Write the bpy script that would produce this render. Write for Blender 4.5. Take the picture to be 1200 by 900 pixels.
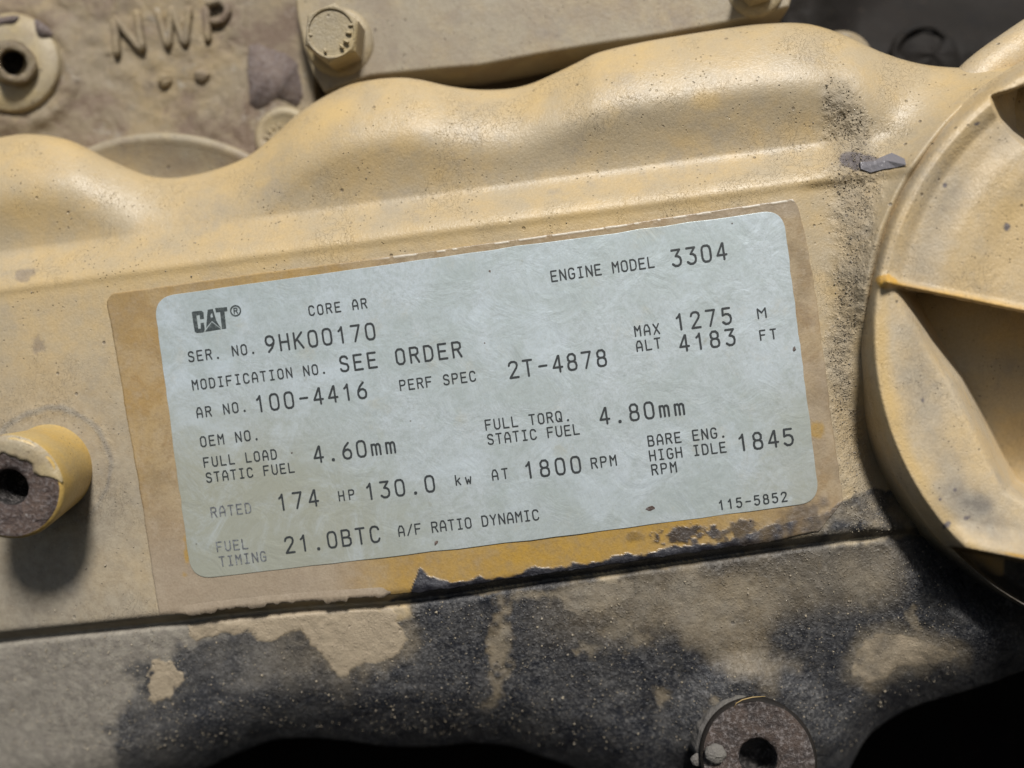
import bpy, math
import numpy as np

for o in list(bpy.data.objects): bpy.data.objects.remove(o)
scene = bpy.context.scene
S = 0.0002            # one working unit = 0.2 mm
PI = math.pi
radians = math.radians

# ------------------------------------------------------------------ camera
F = 1050.0
CAMPOS = np.array([92.57, -1040.3, 23.1])
YAW, ROLL, PITCH = 0.05169, -0.13182, -0.01146
def _basis():
    cz, sz, cx, sx = math.cos(YAW), math.sin(YAW), math.cos(PITCH), math.sin(PITCH)
    R = np.array([[cz, -sz, 0], [sz, cz, 0], [0, 0, 1]]) @ np.array([[1, 0, 0], [0, cx, -sx], [0, sx, cx]])
    r, u, f = R @ [1, 0, 0], R @ [0, 0, 1], R @ [0, 1, 0]
    c, s = math.cos(ROLL), math.sin(ROLL)
    return c * r + s * u, -s * r + c * u, f
RIGHT, UP, FWD = _basis()
cam_d = bpy.data.cameras.new('camera'); cam = bpy.data.objects.new('camera', cam_d)
scene.collection.objects.link(cam); scene.camera = cam
from mathutils import Matrix, Vector
m = Matrix.Identity(4)
for i in range(3):
    m[i][0] = RIGHT[i]; m[i][1] = UP[i]; m[i][2] = -FWD[i]; m[i][3] = CAMPOS[i] * S
cam.matrix_world = m
cam_d.sensor_width = 36; cam_d.lens = 36 * F / 1200
cam_d.clip_start = 0.005; cam_d.clip_end = 100
cam_d.dof.use_dof = True; cam_d.dof.focus_distance = 1035 * S; cam_d.dof.aperture_fstop = 3.6

# ------------------------------------------------------------------ light
SUN = np.array([0.30, -1.0, 0.98]); SUN = SUN / np.linalg.norm(SUN)
elev = math.asin(SUN[2]); azim = math.atan2(SUN[0], SUN[1])
world = bpy.data.worlds.new('World'); scene.world = world; world.use_nodes = True
wn = world.node_tree.nodes; wl = world.node_tree.links
sky = wn.new('ShaderNodeTexSky'); sky.sky_type = 'NISHITA'; sky.sun_disc = False
sky.sun_elevation = elev; sky.sun_rotation = azim
sky.air_density = 1.0; sky.dust_density = 1.0
bg = wn['Background']; bg.inputs['Strength'].default_value = 0.05
wl.new(sky.outputs[0], bg.inputs[0])
sd = bpy.data.lights.new('sun', 'SUN'); sd.energy = 4.6; sd.angle = radians(11); sd.color = (1.0, 0.965, 0.91)
sun = bpy.data.objects.new('sun', sd); scene.collection.objects.link(sun)
sun.rotation_euler = Vector(-SUN).to_track_quat('-Z', 'Y').to_euler()
scene.view_settings.view_transform = 'Standard'; scene.view_settings.look = 'None'
scene.view_settings.exposure = 0.0; scene.view_settings.gamma = 1.0
scene.render.engine = 'CYCLES'

# ------------------------------------------------------------------ numpy helpers
def P(px, py, h=0.0):
    """the point at height h before the plane of the nameplate, on the sight line through (px, py)"""
    px = np.asarray(px, float); py = np.asarray(py, float); h = np.asarray(h, float)
    d = ((px - 600) / F)[..., None] * RIGHT + (-(py - 450) / F)[..., None] * UP + FWD
    t = (-h - CAMPOS[1]) / d[..., 1]
    return CAMPOS + d * t[..., None]

def sm(t):
    t = np.clip(t, 0, 1); return t * t * (3 - 2 * t)

def _hash(ix, iy, seed):
    n = (ix.astype(np.int64) * 374761393 + iy.astype(np.int64) * 668265263 + seed * 1442695041) & 0xffffffff
    n = ((n ^ (n >> 13)) * 1274126177) & 0xffffffff
    n = (n ^ (n >> 16)) & 0xffffffff
    return n / 4294967295.0
def vnoise(x, y, seed=0):
    x0 = np.floor(x); y0 = np.floor(y); fx = sm(x - x0); fy = sm(y - y0)
    a = _hash(x0, y0, seed); b = _hash(x0 + 1, y0, seed); c = _hash(x0, y0 + 1, seed); d = _hash(x0 + 1, y0 + 1, seed)
    return (a * (1 - fx) + b * fx) * (1 - fy) + (c * (1 - fx) + d * fx) * fy
def fbm(x, y, scale, octv=4, seed=0):
    v = 0; a = 0.5; s = 1.0 / scale; tot = 0
    for k in range(octv):
        v = v + a * vnoise(x * s + 13.7 * k, y * s + 7.1 * k, seed + k); tot += a; a *= 0.5; s *= 2.03
    return v / tot * 2 - 1        # -1..1

def sdf(x, y, poly):
    """signed distance to a polygon, negative inside"""
    p = np.array(poly, float); n = len(p)
    d2 = np.full(x.shape, 1e18); ins = np.zeros(x.shape, bool)
    for i in range(n):
        a = p[i]; b = p[(i + 1) % n]; e = b - a
        wx = x - a[0]; wy = y - a[1]
        t = np.clip((wx * e[0] + wy * e[1]) / (e @ e), 0, 1)
        dx = wx - t * e[0]; dy = wy - t * e[1]
        d2 = np.minimum(d2, dx * dx + dy * dy)
        c = (a[1] > y) != (b[1] > y)
        with np.errstate(divide='ignore', invalid='ignore'):
            xi = a[0] + (y - a[1]) / (e[1] if e[1] != 0 else 1e-9) * e[0]
        ins ^= c & (x < xi)
    return np.where(ins, -1, 1) * np.sqrt(d2)

def patch(x, y, poly, rag=5, scale=22, soft=2.0, seed=0):
    d = sdf(x, y, poly) + rag * fbm(x, y, scale, 5, seed) * 1.6 + 0.5 * rag * fbm(x, y, 7, 3, seed + 50)
    return sm(0.5 - d / (2 * soft))
def blob(x, y, cx, cy, rx, ry, rot=0, rag=0.25, scale=18, soft=0.12, seed=0):
    c, s = math.cos(rot), math.sin(rot)
    u = ((x - cx) * c + (y - cy) * s) / rx; v = (-(x - cx) * s + (y - cy) * c) / ry
    d = np.sqrt(u * u + v * v) - 1 + rag * 2 * fbm(x, y, scale, 4, seed)
    return sm(0.5 - d / (2 * soft))

# ------------------------------------------------------------------ mesh helpers
def col(o): scene.collection.objects.link(o)
def mesh_obj(name, verts, faces, mat, parent=None, smooth=True, attrs=None):
    me = bpy.data.meshes.new(name)
    v = np.asarray(verts, float) * S
    if isinstance(faces, np.ndarray):
        n, k = faces.shape
        me.vertices.add(len(v)); me.vertices.foreach_set('co', v.astype(np.float32).ravel())
        me.loops.add(n * k); me.loops.foreach_set('vertex_index', faces.astype(np.int32).ravel())
        me.polygons.add(n); me.polygons.foreach_set('loop_start', np.arange(0, n * k, k, dtype=np.int32))
        me.update(calc_edges=True)
    else:
        me.from_pydata([tuple(p) for p in v], [], faces); me.update()
    if attrs:
        for kx, arr in attrs.items():
            a = me.attributes.new(kx, 'FLOAT', 'POINT'); a.data.foreach_set('value', np.asarray(arr, np.float32).ravel())
    me.polygons.foreach_set('use_smooth', [smooth] * len(me.polygons))
    me.materials.append(mat)
    o = bpy.data.objects.new(name, me); col(o)
    if parent: o.parent = parent; o.matrix_parent_inverse = Matrix.Translation(parent.location).inverted()
    return o

def thing(name, label, cat, loc, group=None):
    o = bpy.data.objects.new(name, None); col(o)
    o.location = Vector(loc) * S; o.empty_display_size = 0.01
    o['label'] = label; o['category'] = cat
    if group: o['group'] = group
    return o
def tag(o, label=None, cat=None, group=None, kind=None):
    if label: o['label'] = label
    if cat: o['category'] = cat
    if group: o['group'] = group
    if kind: o['kind'] = kind
    return o

def grid_faces(nr, nc, flip=False):
    i = np.arange(nr * nc).reshape(nr, nc)
    a, b, c, d = i[:-1, :-1].ravel(), i[:-1, 1:].ravel(), i[1:, 1:].ravel(), i[1:, :-1].ravel()
    return np.stack([a, b, c, d] if flip else [a, d, c, b], 1)

def sweep(path, radius, nseg=10, closed_ends=True):
    """tube along a 3-D path; radius scalar or per point"""
    p = np.asarray(path, float); n = len(p); r = np.full(n, radius) if np.isscalar(radius) else np.asarray(radius, float)
    t = np.gradient(p, axis=0); t /= np.linalg.norm(t, axis=1)[:, None] + 1e-12
    ref = np.array([0, -1.0, 0.02])
    V = []
    for i in range(n):
        a = np.cross(t[i], ref); a /= np.linalg.norm(a) + 1e-9; b = np.cross(t[i], a)
        for k in range(nseg):
            an = 2 * PI * k / nseg; V.append(p[i] + r[i] * (math.cos(an) * a + math.sin(an) * b))
    Fc = []
    for i in range(n - 1):
        for k in range(nseg):
            k2 = (k + 1) % nseg; Fc.append((i * nseg + k, i * nseg + k2, (i + 1) * nseg + k2, (i + 1) * nseg + k))
    if closed_ends:
        Fc.append(tuple(range(nseg))[::-1]); Fc.append(tuple((n - 1) * nseg + k for k in range(nseg)))
    return V, Fc

def lathe(center, axis, prof, nseg=72, wob=None):
    """prof = [(radius, height along axis)]; axis points out of the engine"""
    ax = np.array(axis, float); ax = ax / np.linalg.norm(ax)
    a = np.cross(ax, [0, 0, 1.0]); a /= np.linalg.norm(a); b = np.cross(ax, a)
    V = []
    for j, (r, h) in enumerate(prof):
        for k in range(nseg):
            an = 2 * PI * k / nseg
            rr = r * (1 + (wob(an, j) if wob else 0))
            V.append(np.asarray(center) + ax * h + rr * (math.cos(an) * a + math.sin(an) * b))
    n = len(prof); i = np.arange(n * nseg).reshape(n, nseg)
    i2 = np.concatenate([i, i[:, :1]], 1)
    f = np.stack([i2[:-1, :-1].ravel(), i2[1:, :-1].ravel(), i2[1:, 1:].ravel(), i2[:-1, 1:].ravel()], 1)
    return np.array(V), f

def prism(poly, h0, h1, bev=0.0, top_inset=None):
    """outline (pixels) at front height h1, going back to h0 straight into the engine, with a small bevel"""
    p = np.array(poly, float); n = len(p)
    W1 = P(p[:, 0], p[:, 1], h1); c = W1.mean(0)
    rings = []
    if bev > 0:
        e = np.roll(W1, -1, 0) - np.roll(W1, 1, 0); nn = np.stack([e[:, 2], 0 * e[:, 0], -e[:, 0]], 1)
        nn /= np.linalg.norm(nn, axis=1)[:, None] + 1e-9
        if np.sum(nn * (W1 - c)) < 0: nn = -nn
        for k in (1.0, 0.62, 0.29, 0.08, 0.0):
            th = math.acos(min(1, max(0, 1 - k)))
            q = W1 - nn * bev * k; q[:, 1] = W1[:, 1] + bev * (1 - math.sin(math.acos(1 - k)) if k < 1 else 0)
            rings.append(q)
    else: rings.append(W1)
    back = W1.copy(); back[:, 1] = -h0; rings.append(back)
    V = np.concatenate(rings); Fc = [tuple(range(n))]
    for j in range(len(rings) - 1):
        for k in range(n):
            k2 = (k + 1) % n; Fc.append((j * n + k2, j * n + k, (j + 1) * n + k, (j + 1) * n + k2))
    return V, Fc

def spline(pts, n=200):
    """dense Catmull-Rom through pts"""
    p = np.array(pts, float); q = np.vstack([2 * p[0] - p[1], p, 2 * p[-1] - p[-2]]); out = []
    per = max(2, n // (len(p) - 1))
    for i in range(1, len(q) - 2):
        for t in np.linspace(0, 1, per, endpoint=False):
            a, b, c, d = q[i - 1], q[i], q[i + 1], q[i + 2]
            out.append(0.5 * (2 * b + (c - a) * t + (2 * a - 5 * b + 4 * c - d) * t * t + (3 * b - a - 3 * c + d) * t ** 3))
    out.append(p[-1]); return np.array(out)

# ------------------------------------------------------------------ materials
class NT:
    def __init__(s, name):
        s.m = bpy.data.materials.new(name); s.m.use_nodes = True; s.t = s.m.node_tree; s.n = s.t.nodes; s.l = s.t.links
        s.b = s.n['Principled BSDF']
        g = s.n.new('ShaderNodeNewGeometry'); mp = s.n.new('ShaderNodeVectorMath'); mp.operation = 'SCALE'; mp.inputs['Scale'].default_value = 1 / (100 * S)
        s.l.new(g.outputs['Position'], mp.inputs[0]); s.pos = mp.outputs[0]
    def put(s, sock, v):
        if hasattr(v, 'is_output'): s.l.new(v, sock)
        elif isinstance(v, (tuple, list)): sock.default_value = tuple(v) + (1,) if len(v) == 3 and sock.type == 'RGBA' else tuple(v)
        else: sock.default_value = v
    def noise(s, scale, detail=4, rough=0.55, dist=0.0, off=None, stretch=None):
        n = s.n.new('ShaderNodeTexNoise'); n.inputs['Scale'].default_value = scale; n.inputs['Detail'].default_value = detail
        n.inputs['Roughness'].default_value = rough; n.inputs['Distortion'].default_value = dist
        p = s.pos
        if off or stretch:
            mp = s.n.new('ShaderNodeMapping'); s.l.new(p, mp.inputs['Vector'])
            if off: mp.inputs['Location'].default_value = (off, off * 1.3, -off)
            if stretch: mp.inputs['Scale'].default_value = stretch
            p = mp.outputs[0]
        s.l.new(p, n.inputs['Vector']); return n.outputs['Fac']
    def voro(s, scale, feature='F1', out='Distance', rnd=1.0):
        n = s.n.new('ShaderNodeTexVoronoi'); n.feature = feature; n.inputs['Scale'].default_value = scale
        n.inputs['Randomness'].default_value = rnd
        s.l.new(s.pos, n.inputs['Vector']); return n.outputs[out]
    def ramp(s, v, a, b, ya=0.0, yb=1.0):
        n = s.n.new('ShaderNodeMapRange'); n.interpolation_type = 'SMOOTHSTEP'
        s.put(n.inputs['Value'], v); n.inputs['From Min'].default_value = a; n.inputs['From Max'].default_value = b
        n.inputs['To Min'].default_value = ya; n.inputs['To Max'].default_value = yb; return n.outputs['Result']
    def math(s, op, a, b=0.0):
        n = s.n.new('ShaderNodeMath'); n.operation = op; s.put(n.inputs[0], a); s.put(n.inputs[1], b); return n.outputs[0]
    def mix(s, f, a, b, blend='MIX'):
        n = s.n.new('ShaderNodeMix'); n.data_type = 'RGBA'; n.blend_type = blend
        s.put(n.inputs[0], f); s.put(n.inputs[6], a); s.put(n.inputs[7], b); return n.outputs[2]
    def mixf(s, f, a, b):
        n = s.n.new('ShaderNodeMix'); n.data_type = 'FLOAT'; s.put(n.inputs[0], f); s.put(n.inputs[2], a); s.put(n.inputs[3], b); return n.outputs[0]
    def attr(s, name):
        n = s.n.new('ShaderNodeAttribute'); n.attribute_name = name; return n.outputs['Fac']
    def bump(s, h, strength=1.0, dist=1.0, nrm=None):
        n = s.n.new('ShaderNodeBump'); s.put(n.inputs['Strength'], strength); n.inputs['Distance'].default_value = dist * S
        s.put(n.inputs['Height'], h)
        if nrm is not None: s.l.new(nrm, n.inputs['Normal'])
        return n.outputs[0]

def paint_material(name, base=(0.50, 0.37, 0.19), dust=(0.415, 0.34, 0.225), grey=(0.32, 0.275, 0.21), masks=False, dustiness=0.5, rough=0.42, pits=1.0, bumpy=1.0, blotch=0.0, spec=0.45):
    t = NT(name)
    big = t.noise(0.9, 5, 0.6)
    mid = t.noise(4.0, 5, 0.65, off=3.0)
    fine = t.noise(38, 3, 0.6, off=9.0)
    f = t.ramp(t.math('ADD', t.math('MULTIPLY', big, 0.65), t.math('MULTIPLY', mid, 0.35)), 0.36 + 0.25 * (0.5 - dustiness), 0.64 + 0.25 * (0.5 - dustiness))
    c = t.mix(f, base, dust)
    c = t.mix(t.ramp(t.noise(1.7, 6, 0.7, off=20), 0.50, 0.78, 0, 0.75), c, grey)
    c = t.mix(t.ramp(fine, 0.3, 0.75, 0.0, 0.5), c, t.mix(1.0, c, (0.72, 0.70, 0.66), 'MULTIPLY'))
    # fine pits and flecks
    vd = t.voro(17.0); sel = t.noise(3.0, 3, 0.6, off=31)
    pit = t.math('MULTIPLY', t.ramp(vd, 0.10, 0.20, 1, 0), t.ramp(sel, 0.50, 0.62))
    c = t.mix(t.math('MULTIPLY', pit, 0.75 * pits), c, (0.10, 0.075, 0.05))
    vd2 = t.voro(4.3); pit2 = t.math('MULTIPLY', t.ramp(vd2, 0.05, 0.11, 1, 0), t.ramp(t.noise(1.3, 2, 0.5, off=47), 0.47, 0.55))
    c = t.mix(t.math('MULTIPLY', pit2, 0.85 * pits), c, (0.09, 0.07, 0.055))
    if blotch:
        bl = t.ramp(t.noise(1.1, 7, 0.72, off=61, dist=0.5), 0.44, 0.62, 0, blotch)
        c = t.mix(bl, c, (0.17, 0.12, 0.085))
        c = t.mix(t.ramp(t.noise(2.7, 6, 0.7, off=71, dist=0.3), 0.58, 0.72, 0, blotch), c, (0.33, 0.30, 0.25))
    r = t.mixf(fine, rough - 0.06, rough + 0.14)
    hgt = t.math('ADD', t.math('MULTIPLY', fine, 0.6 * bumpy), t.math('MULTIPLY', t.noise(13, 4, 0.6, off=5), 0.7 * bumpy))
    hgt = t.math('SUBTRACT', hgt, t.math('MULTIPLY', t.math('ADD', pit, pit2), 0.8))
    if masks:
        # fine vertical crazing of the old paint
        cr = t.n.new('ShaderNodeTexVoronoi'); cr.feature = 'DISTANCE_TO_EDGE'; cr.inputs['Scale'].default_value = 9.0
        mp = t.n.new('ShaderNodeMapping'); mp.inputs['Scale'].default_value = (1.8, 1.8, 0.5); mp.inputs['Rotation'].default_value = (0, 0.15, 0)
        ds = t.n.new('ShaderNodeVectorMath'); ds.operation = 'ADD'; nn = t.n.new('ShaderNodeTexNoise'); nn.inputs['Scale'].default_value = 6; nn.inputs['Detail'].default_value = 4
        t.l.new(t.pos, nn.inputs['Vector']); sc = t.n.new('ShaderNodeVectorMath'); sc.operation = 'SCALE'; sc.inputs['Scale'].default_value = 0.35
        t.l.new(nn.outputs['Color'], sc.inputs[0]); t.l.new(t.pos, ds.inputs[0]); t.l.new(sc.outputs[0], ds.inputs[1])
        t.l.new(ds.outputs[0], mp.inputs['Vector']); t.l.new(mp.outputs[0], cr.inputs['Vector'])
        crk = t.math('MULTIPLY', t.ramp(cr.outputs['Distance'], 0.0, 0.03, 1, 0), t.ramp(t.noise(1.2, 3, 0.5, off=12), 0.48, 0.62))
        c = t.mix(t.math('MULTIPLY', crk, 0.12), c, (0.2, 0.15, 0.1))
        hgt = t.math('SUBTRACT', hgt, t.math('MULTIPLY', crk, 0.25))
        # caked dust, fresh paint, primer, oily grime plus painted rim shade
        gn = t.noise(9, 5, 0.7, off=15)
        c = t.mix(t.math('MULTIPLY', t.attr('yellow'), 0.9), c, t.mix(mid, (0.60, 0.41, 0.16), (0.52, 0.385, 0.19)))
        c = t.mix(t.attr('dirt'), c, t.mix(t.ramp(gn, 0.3, 0.7), (0.185, 0.165, 0.14), (0.285, 0.26, 0.215)))
        c = t.mix(t.attr('orange'), c, t.mix(t.ramp(gn, 0.3, 0.75), (0.58, 0.33, 0.05), (0.42, 0.26, 0.09)))
        c = t.mix(t.attr('bare'), c, t.mix(gn, (0.42, 0.35, 0.25), (0.33, 0.265, 0.19)))
        c = t.mix(t.attr('chip'), c, t.mix(t.ramp(gn, 0.35, 0.65), (0.10, 0.085, 0.085), (0.19, 0.165, 0.155)))
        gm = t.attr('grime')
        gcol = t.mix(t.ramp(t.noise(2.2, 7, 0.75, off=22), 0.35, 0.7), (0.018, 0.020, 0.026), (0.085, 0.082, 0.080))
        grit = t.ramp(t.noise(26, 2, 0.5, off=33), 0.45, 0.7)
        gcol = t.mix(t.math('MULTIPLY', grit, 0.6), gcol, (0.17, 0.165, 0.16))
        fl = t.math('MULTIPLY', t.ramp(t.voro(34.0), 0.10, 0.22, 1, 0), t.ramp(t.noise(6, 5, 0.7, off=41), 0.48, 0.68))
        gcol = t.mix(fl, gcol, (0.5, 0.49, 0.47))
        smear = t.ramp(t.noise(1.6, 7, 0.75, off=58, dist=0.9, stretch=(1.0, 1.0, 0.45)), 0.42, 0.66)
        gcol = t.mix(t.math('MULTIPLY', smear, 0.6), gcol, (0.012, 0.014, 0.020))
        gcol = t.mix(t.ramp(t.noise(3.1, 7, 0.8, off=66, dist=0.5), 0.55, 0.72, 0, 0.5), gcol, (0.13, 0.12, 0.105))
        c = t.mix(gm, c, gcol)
        r = t.mixf(gm, r, t.mixf(smear, 0.5, 0.24))
        r = t.mixf(t.attr('orange'), r, 0.3)
        r = t.mixf(t.attr('dirt'), r, 0.85)
        rg = t.math('MAXIMUM', t.attr('rough'), t.math('MULTIPLY', gm, 0.8))
        grain = t.math('ADD', t.math('MULTIPLY', t.noise(17, 5, 0.7, off=51), 2.5), t.math('MULTIPLY', t.ramp(t.voro(24.0), 0.05, 0.4, 1, 0), 0.8))
        hgt = t.math('ADD', hgt, t.math('MULTIPLY', rg, grain))
        sp = t.math('MULTIPLY', t.ramp(t.noise(17, 5, 0.7, off=51), 0.40, 0.5, 1, 0), t.attr('rough'))
        c = t.mix(t.math('MULTIPLY', sp, 0.08), c, (0.17, 0.14, 0.11))
    t.put(t.b.inputs['Base Color'], c); t.put(t.b.inputs['Roughness'], r)
    t.l.new(t.bump(hgt, 0.9, 1.3), t.b.inputs['Normal'])
    t.b.inputs['Specular IOR Level'].default_value = spec
    return t.m

M = {}
M['cover'] = paint_material('dusty_tan_paint', masks=True, dustiness=0.6, rough=0.38, bumpy=0.6, pits=0.8)
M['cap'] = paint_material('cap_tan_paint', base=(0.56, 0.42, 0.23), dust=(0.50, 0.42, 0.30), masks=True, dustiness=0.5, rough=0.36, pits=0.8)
M['cast'] = paint_material('casting_paint', base=(0.33, 0.25, 0.135), dust=(0.27, 0.22, 0.15), grey=(0.16, 0.125, 0.095), dustiness=0.7, rough=0.6, bumpy=2.6, blotch=0.95)
M['plate_paint'] = paint_material('machined_plate_paint', base=(0.38, 0.30, 0.175), dust=(0.31, 0.265, 0.19), grey=(0.22, 0.19, 0.16), dustiness=0.75, rough=0.5, bumpy=0.6, blotch=0.35)
M['bolt'] = paint_material('bolt_paint', base=(0.44, 0.35, 0.19), dust=(0.37, 0.315, 0.22), grey=(0.26, 0.215, 0.16), dustiness=0.5, rough=0.42, bumpy=1.0, blotch=0.35)
M['yellow'] = paint_material('yellow_sleeve_paint', base=(0.54, 0.355, 0.10), dust=(0.45, 0.335, 0.15), grey=(0.36, 0.285, 0.17), dustiness=0.45, rough=0.33, pits=0.5, bumpy=0.5)
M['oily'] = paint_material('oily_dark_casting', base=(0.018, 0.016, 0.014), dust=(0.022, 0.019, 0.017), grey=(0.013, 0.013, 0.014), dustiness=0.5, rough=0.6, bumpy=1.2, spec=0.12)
M['deep'] = paint_material('deep_recess_oily', base=(0.006, 0.005, 0.005), dust=(0.007, 0.006, 0.006), grey=(0.005, 0.005, 0.005), rough=1.0, bumpy=0.3, spec=0.0)  # near-black colour stands in for the shade of the open depth

def steel(name, a, b, spark=0.0, rough=0.5, metal=0.3):
    t = NT(name); n1 = t.noise(4, 6, 0.7, dist=0.4); n2 = t.noise(22, 5, 0.7, off=8)
    c = t.mix(t.ramp(n1, 0.35, 0.65), a, b)
    c = t.mix(t.ramp(n2, 0.45, 0.7, 0, 0.6), c, (0.30, 0.27, 0.26))
    c = t.mix(t.ramp(t.noise(9, 5, 0.7, off=18), 0.6, 0.75, 0, spark), c, (0.5, 0.48, 0.46))
    t.put(t.b.inputs['Base Color'], c); t.put(t.b.inputs['Roughness'], t.mixf(n2, rough - 0.1, rough + 0.2)); t.b.inputs['Metallic'].default_value = metal
    t.l.new(t.bump(t.math('ADD', n2, n1), 1.0, 3.5), t.b.inputs['Normal']); return t.m
M['rust'] = steel('bare_rusty_steel', (0.06, 0.042, 0.038), (0.15, 0.105, 0.085), 0.7)
M['grime_face'] = steel('grimy_steel_face', (0.035, 0.028, 0.026), (0.085, 0.06, 0.048), 0.2)
M['primer'] = steel('purple_brown_primer', (0.12, 0.085, 0.075), (0.18, 0.135, 0.11), 0.0, 0.55, 0.0)
M['tube_metal'] = steel('worn_brass_tube', (0.24, 0.19, 0.12), (0.34, 0.28, 0.19), 0.3, 0.3, 0.7)
M['hole'] = steel('hole_dark', (0.012, 0.010, 0.009), (0.02, 0.017, 0.015), 0, 0.6, 0)

def film_mat():
    t = NT('brown_stained_film'); a = t.noise(1.2, 6, 0.65); b = t.noise(6, 6, 0.7, off=4); fn = t.noise(35, 3, 0.6, off=7)
    c = t.mix(t.ramp(a, 0.35, 0.65), (0.31, 0.215, 0.115), (0.265, 0.205, 0.13))
    c = t.mix(t.ramp(b, 0.5, 0.72, 0, 0.6), c, (0.42, 0.34, 0.25))
    c = t.mix(t.ramp(t.noise(2.4, 6, 0.7, off=31, dist=0.6), 0.42, 0.62, 0, 0.65), c, (0.40, 0.315, 0.20))
    c = t.mix(t.ramp(t.noise(3.5, 6, 0.75, off=37), 0.55, 0.7, 0, 0.6), c, (0.22, 0.16, 0.10))
    c = t.mix(t.attr('dirt'), c, t.mix(b, (0.24, 0.195, 0.15), (0.36, 0.30, 0.23)))
    c = t.mix(t.attr('orange'), c, t.mix(t.ramp(b, 0.35, 0.7), (0.38, 0.23, 0.045), (0.30, 0.20, 0.075)))
    c = t.mix(t.ramp(fn, 0.4, 0.75, 0, 0.45), c, t.mix(1, c, (0.7, 0.68, 0.65), 'MULTIPLY'))
    c = t.mix(t.attr('edge'), c, (0.75, 0.70, 0.6))  # glint on the raised top edge painted in as a pale line
    gm = t.attr('grime'); c = t.mix(gm, c, t.mix(t.ramp(b, 0.35, 0.7), (0.018, 0.018, 0.024), (0.07, 0.07, 0.08)))
    t.put(t.b.inputs['Base Color'], c)
    t.put(t.b.inputs['Roughness'], t.mixf(b, 0.2, 0.5)); t.b.inputs['Specular IOR Level'].default_value = 0.5
    h = t.math('ADD', t.math('MULTIPLY', t.noise(14, 4, 0.6, off=2), 0.6), t.math('MULTIPLY', fn, 0.35))
    h = t.math('ADD', h, t.math('MULTIPLY', t.math('MULTIPLY', gm, t.noise(20, 4, 0.7, off=3)), 2.0))
    t.l.new(t.bump(h, 0.8, 1.1), t.b.inputs['Normal']); return t.m
M['film'] = film_mat()

def label_mat():
    t = NT('pale_satin_label'); a = t.noise(1.0, 5, 0.6, dist=0.6); b = t.noise(7, 6, 0.75, off=4); fn = t.noise(45, 3, 0.65, off=7)
    c = t.mix(t.ramp(a, 0.35, 0.65), (0.465, 0.525, 0.53), (0.55, 0.61, 0.645))
    c = t.mix(t.ramp(b, 0.42, 0.75, 0, 0.55), c, (0.37, 0.43, 0.41))
    c = t.mix(t.ramp(t.noise(2.2, 6, 0.7, off=17), 0.55, 0.75, 0, 0.6), c, (0.50, 0.49, 0.41))
    c = t.mix(t.ramp(t.noise(20, 5, 0.75, off=27), 0.42, 0.72, 0, 0.6), c, (0.36, 0.41, 0.41))
    c = t.mix(t.ramp(fn, 0.4, 0.7, 0, 0.4), c, (0.40, 0.44, 0.43))
    dm = t.ramp(t.math('ADD', t.attr('soil'), t.math('MULTIPLY', b, 0.35)), 0.25, 1.0, 0, 0.85)
    c = t.mix(dm, c, (0.38, 0.385, 0.31))
    c = t.mix(t.ramp(t.noise(1.3, 7, 0.75, off=91, dist=0.7), 0.46, 0.68, 0, 0.42), c, (0.62, 0.70, 0.77))  # pale blue glare patches painted into the label colour
    c = t.mix(t.ramp(t.noise(4.5, 7, 0.8, off=97, dist=0.3), 0.60, 0.74, 0, 0.5), c, (0.33, 0.33, 0.27))
    v = t.math('MULTIPLY', t.ramp(t.voro(3.1), 0.02, 0.05, 1, 0), t.ramp(t.noise(0.9, 2, 0.5, off=77), 0.5, 0.56))
    c = t.mix(t.math('MULTIPLY', v, 0.8), c, (0.14, 0.13, 0.11))
    t.put(t.b.inputs['Base Color'], c); t.put(t.b.inputs['Roughness'], t.mixf(b, 0.26, 0.46)); t.b.inputs['Metallic'].default_value = 0.35
    h = t.math('ADD', t.math('MULTIPLY', t.noise(2.6, 4, 0.6, off=2, dist=0.8), 2.2), t.math('MULTIPLY', fn, 0.12))
    t.l.new(t.bump(h, 0.38, 1.2), t.b.inputs['Normal']); return t.m
M['label'] = label_mat()

def ink_mat(name, a, b):
    t = NT(name); n = t.noise(28, 4, 0.7); c = t.mix(t.ramp(n, 0.4, 0.75), a, b)
    t.put(t.b.inputs['Base Color'], c); t.b.inputs['Roughness'].default_value = 0.6; return t.m
M['ink'] = ink_mat('black_ink', (0.022, 0.026, 0.028), (0.035, 0.042, 0.045))
M['ink_worn'] = ink_mat('worn_grey_ink', (0.08, 0.085, 0.095), (0.26, 0.28, 0.29))
M['logo'] = ink_mat('logo_ink', (0.03, 0.04, 0.042), (0.10, 0.12, 0.12))
M['grit'] = steel('dirt_grit', (0.36, 0.30, 0.21), (0.44, 0.38, 0.28), 0.3, 0.85, 0.0)

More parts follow.
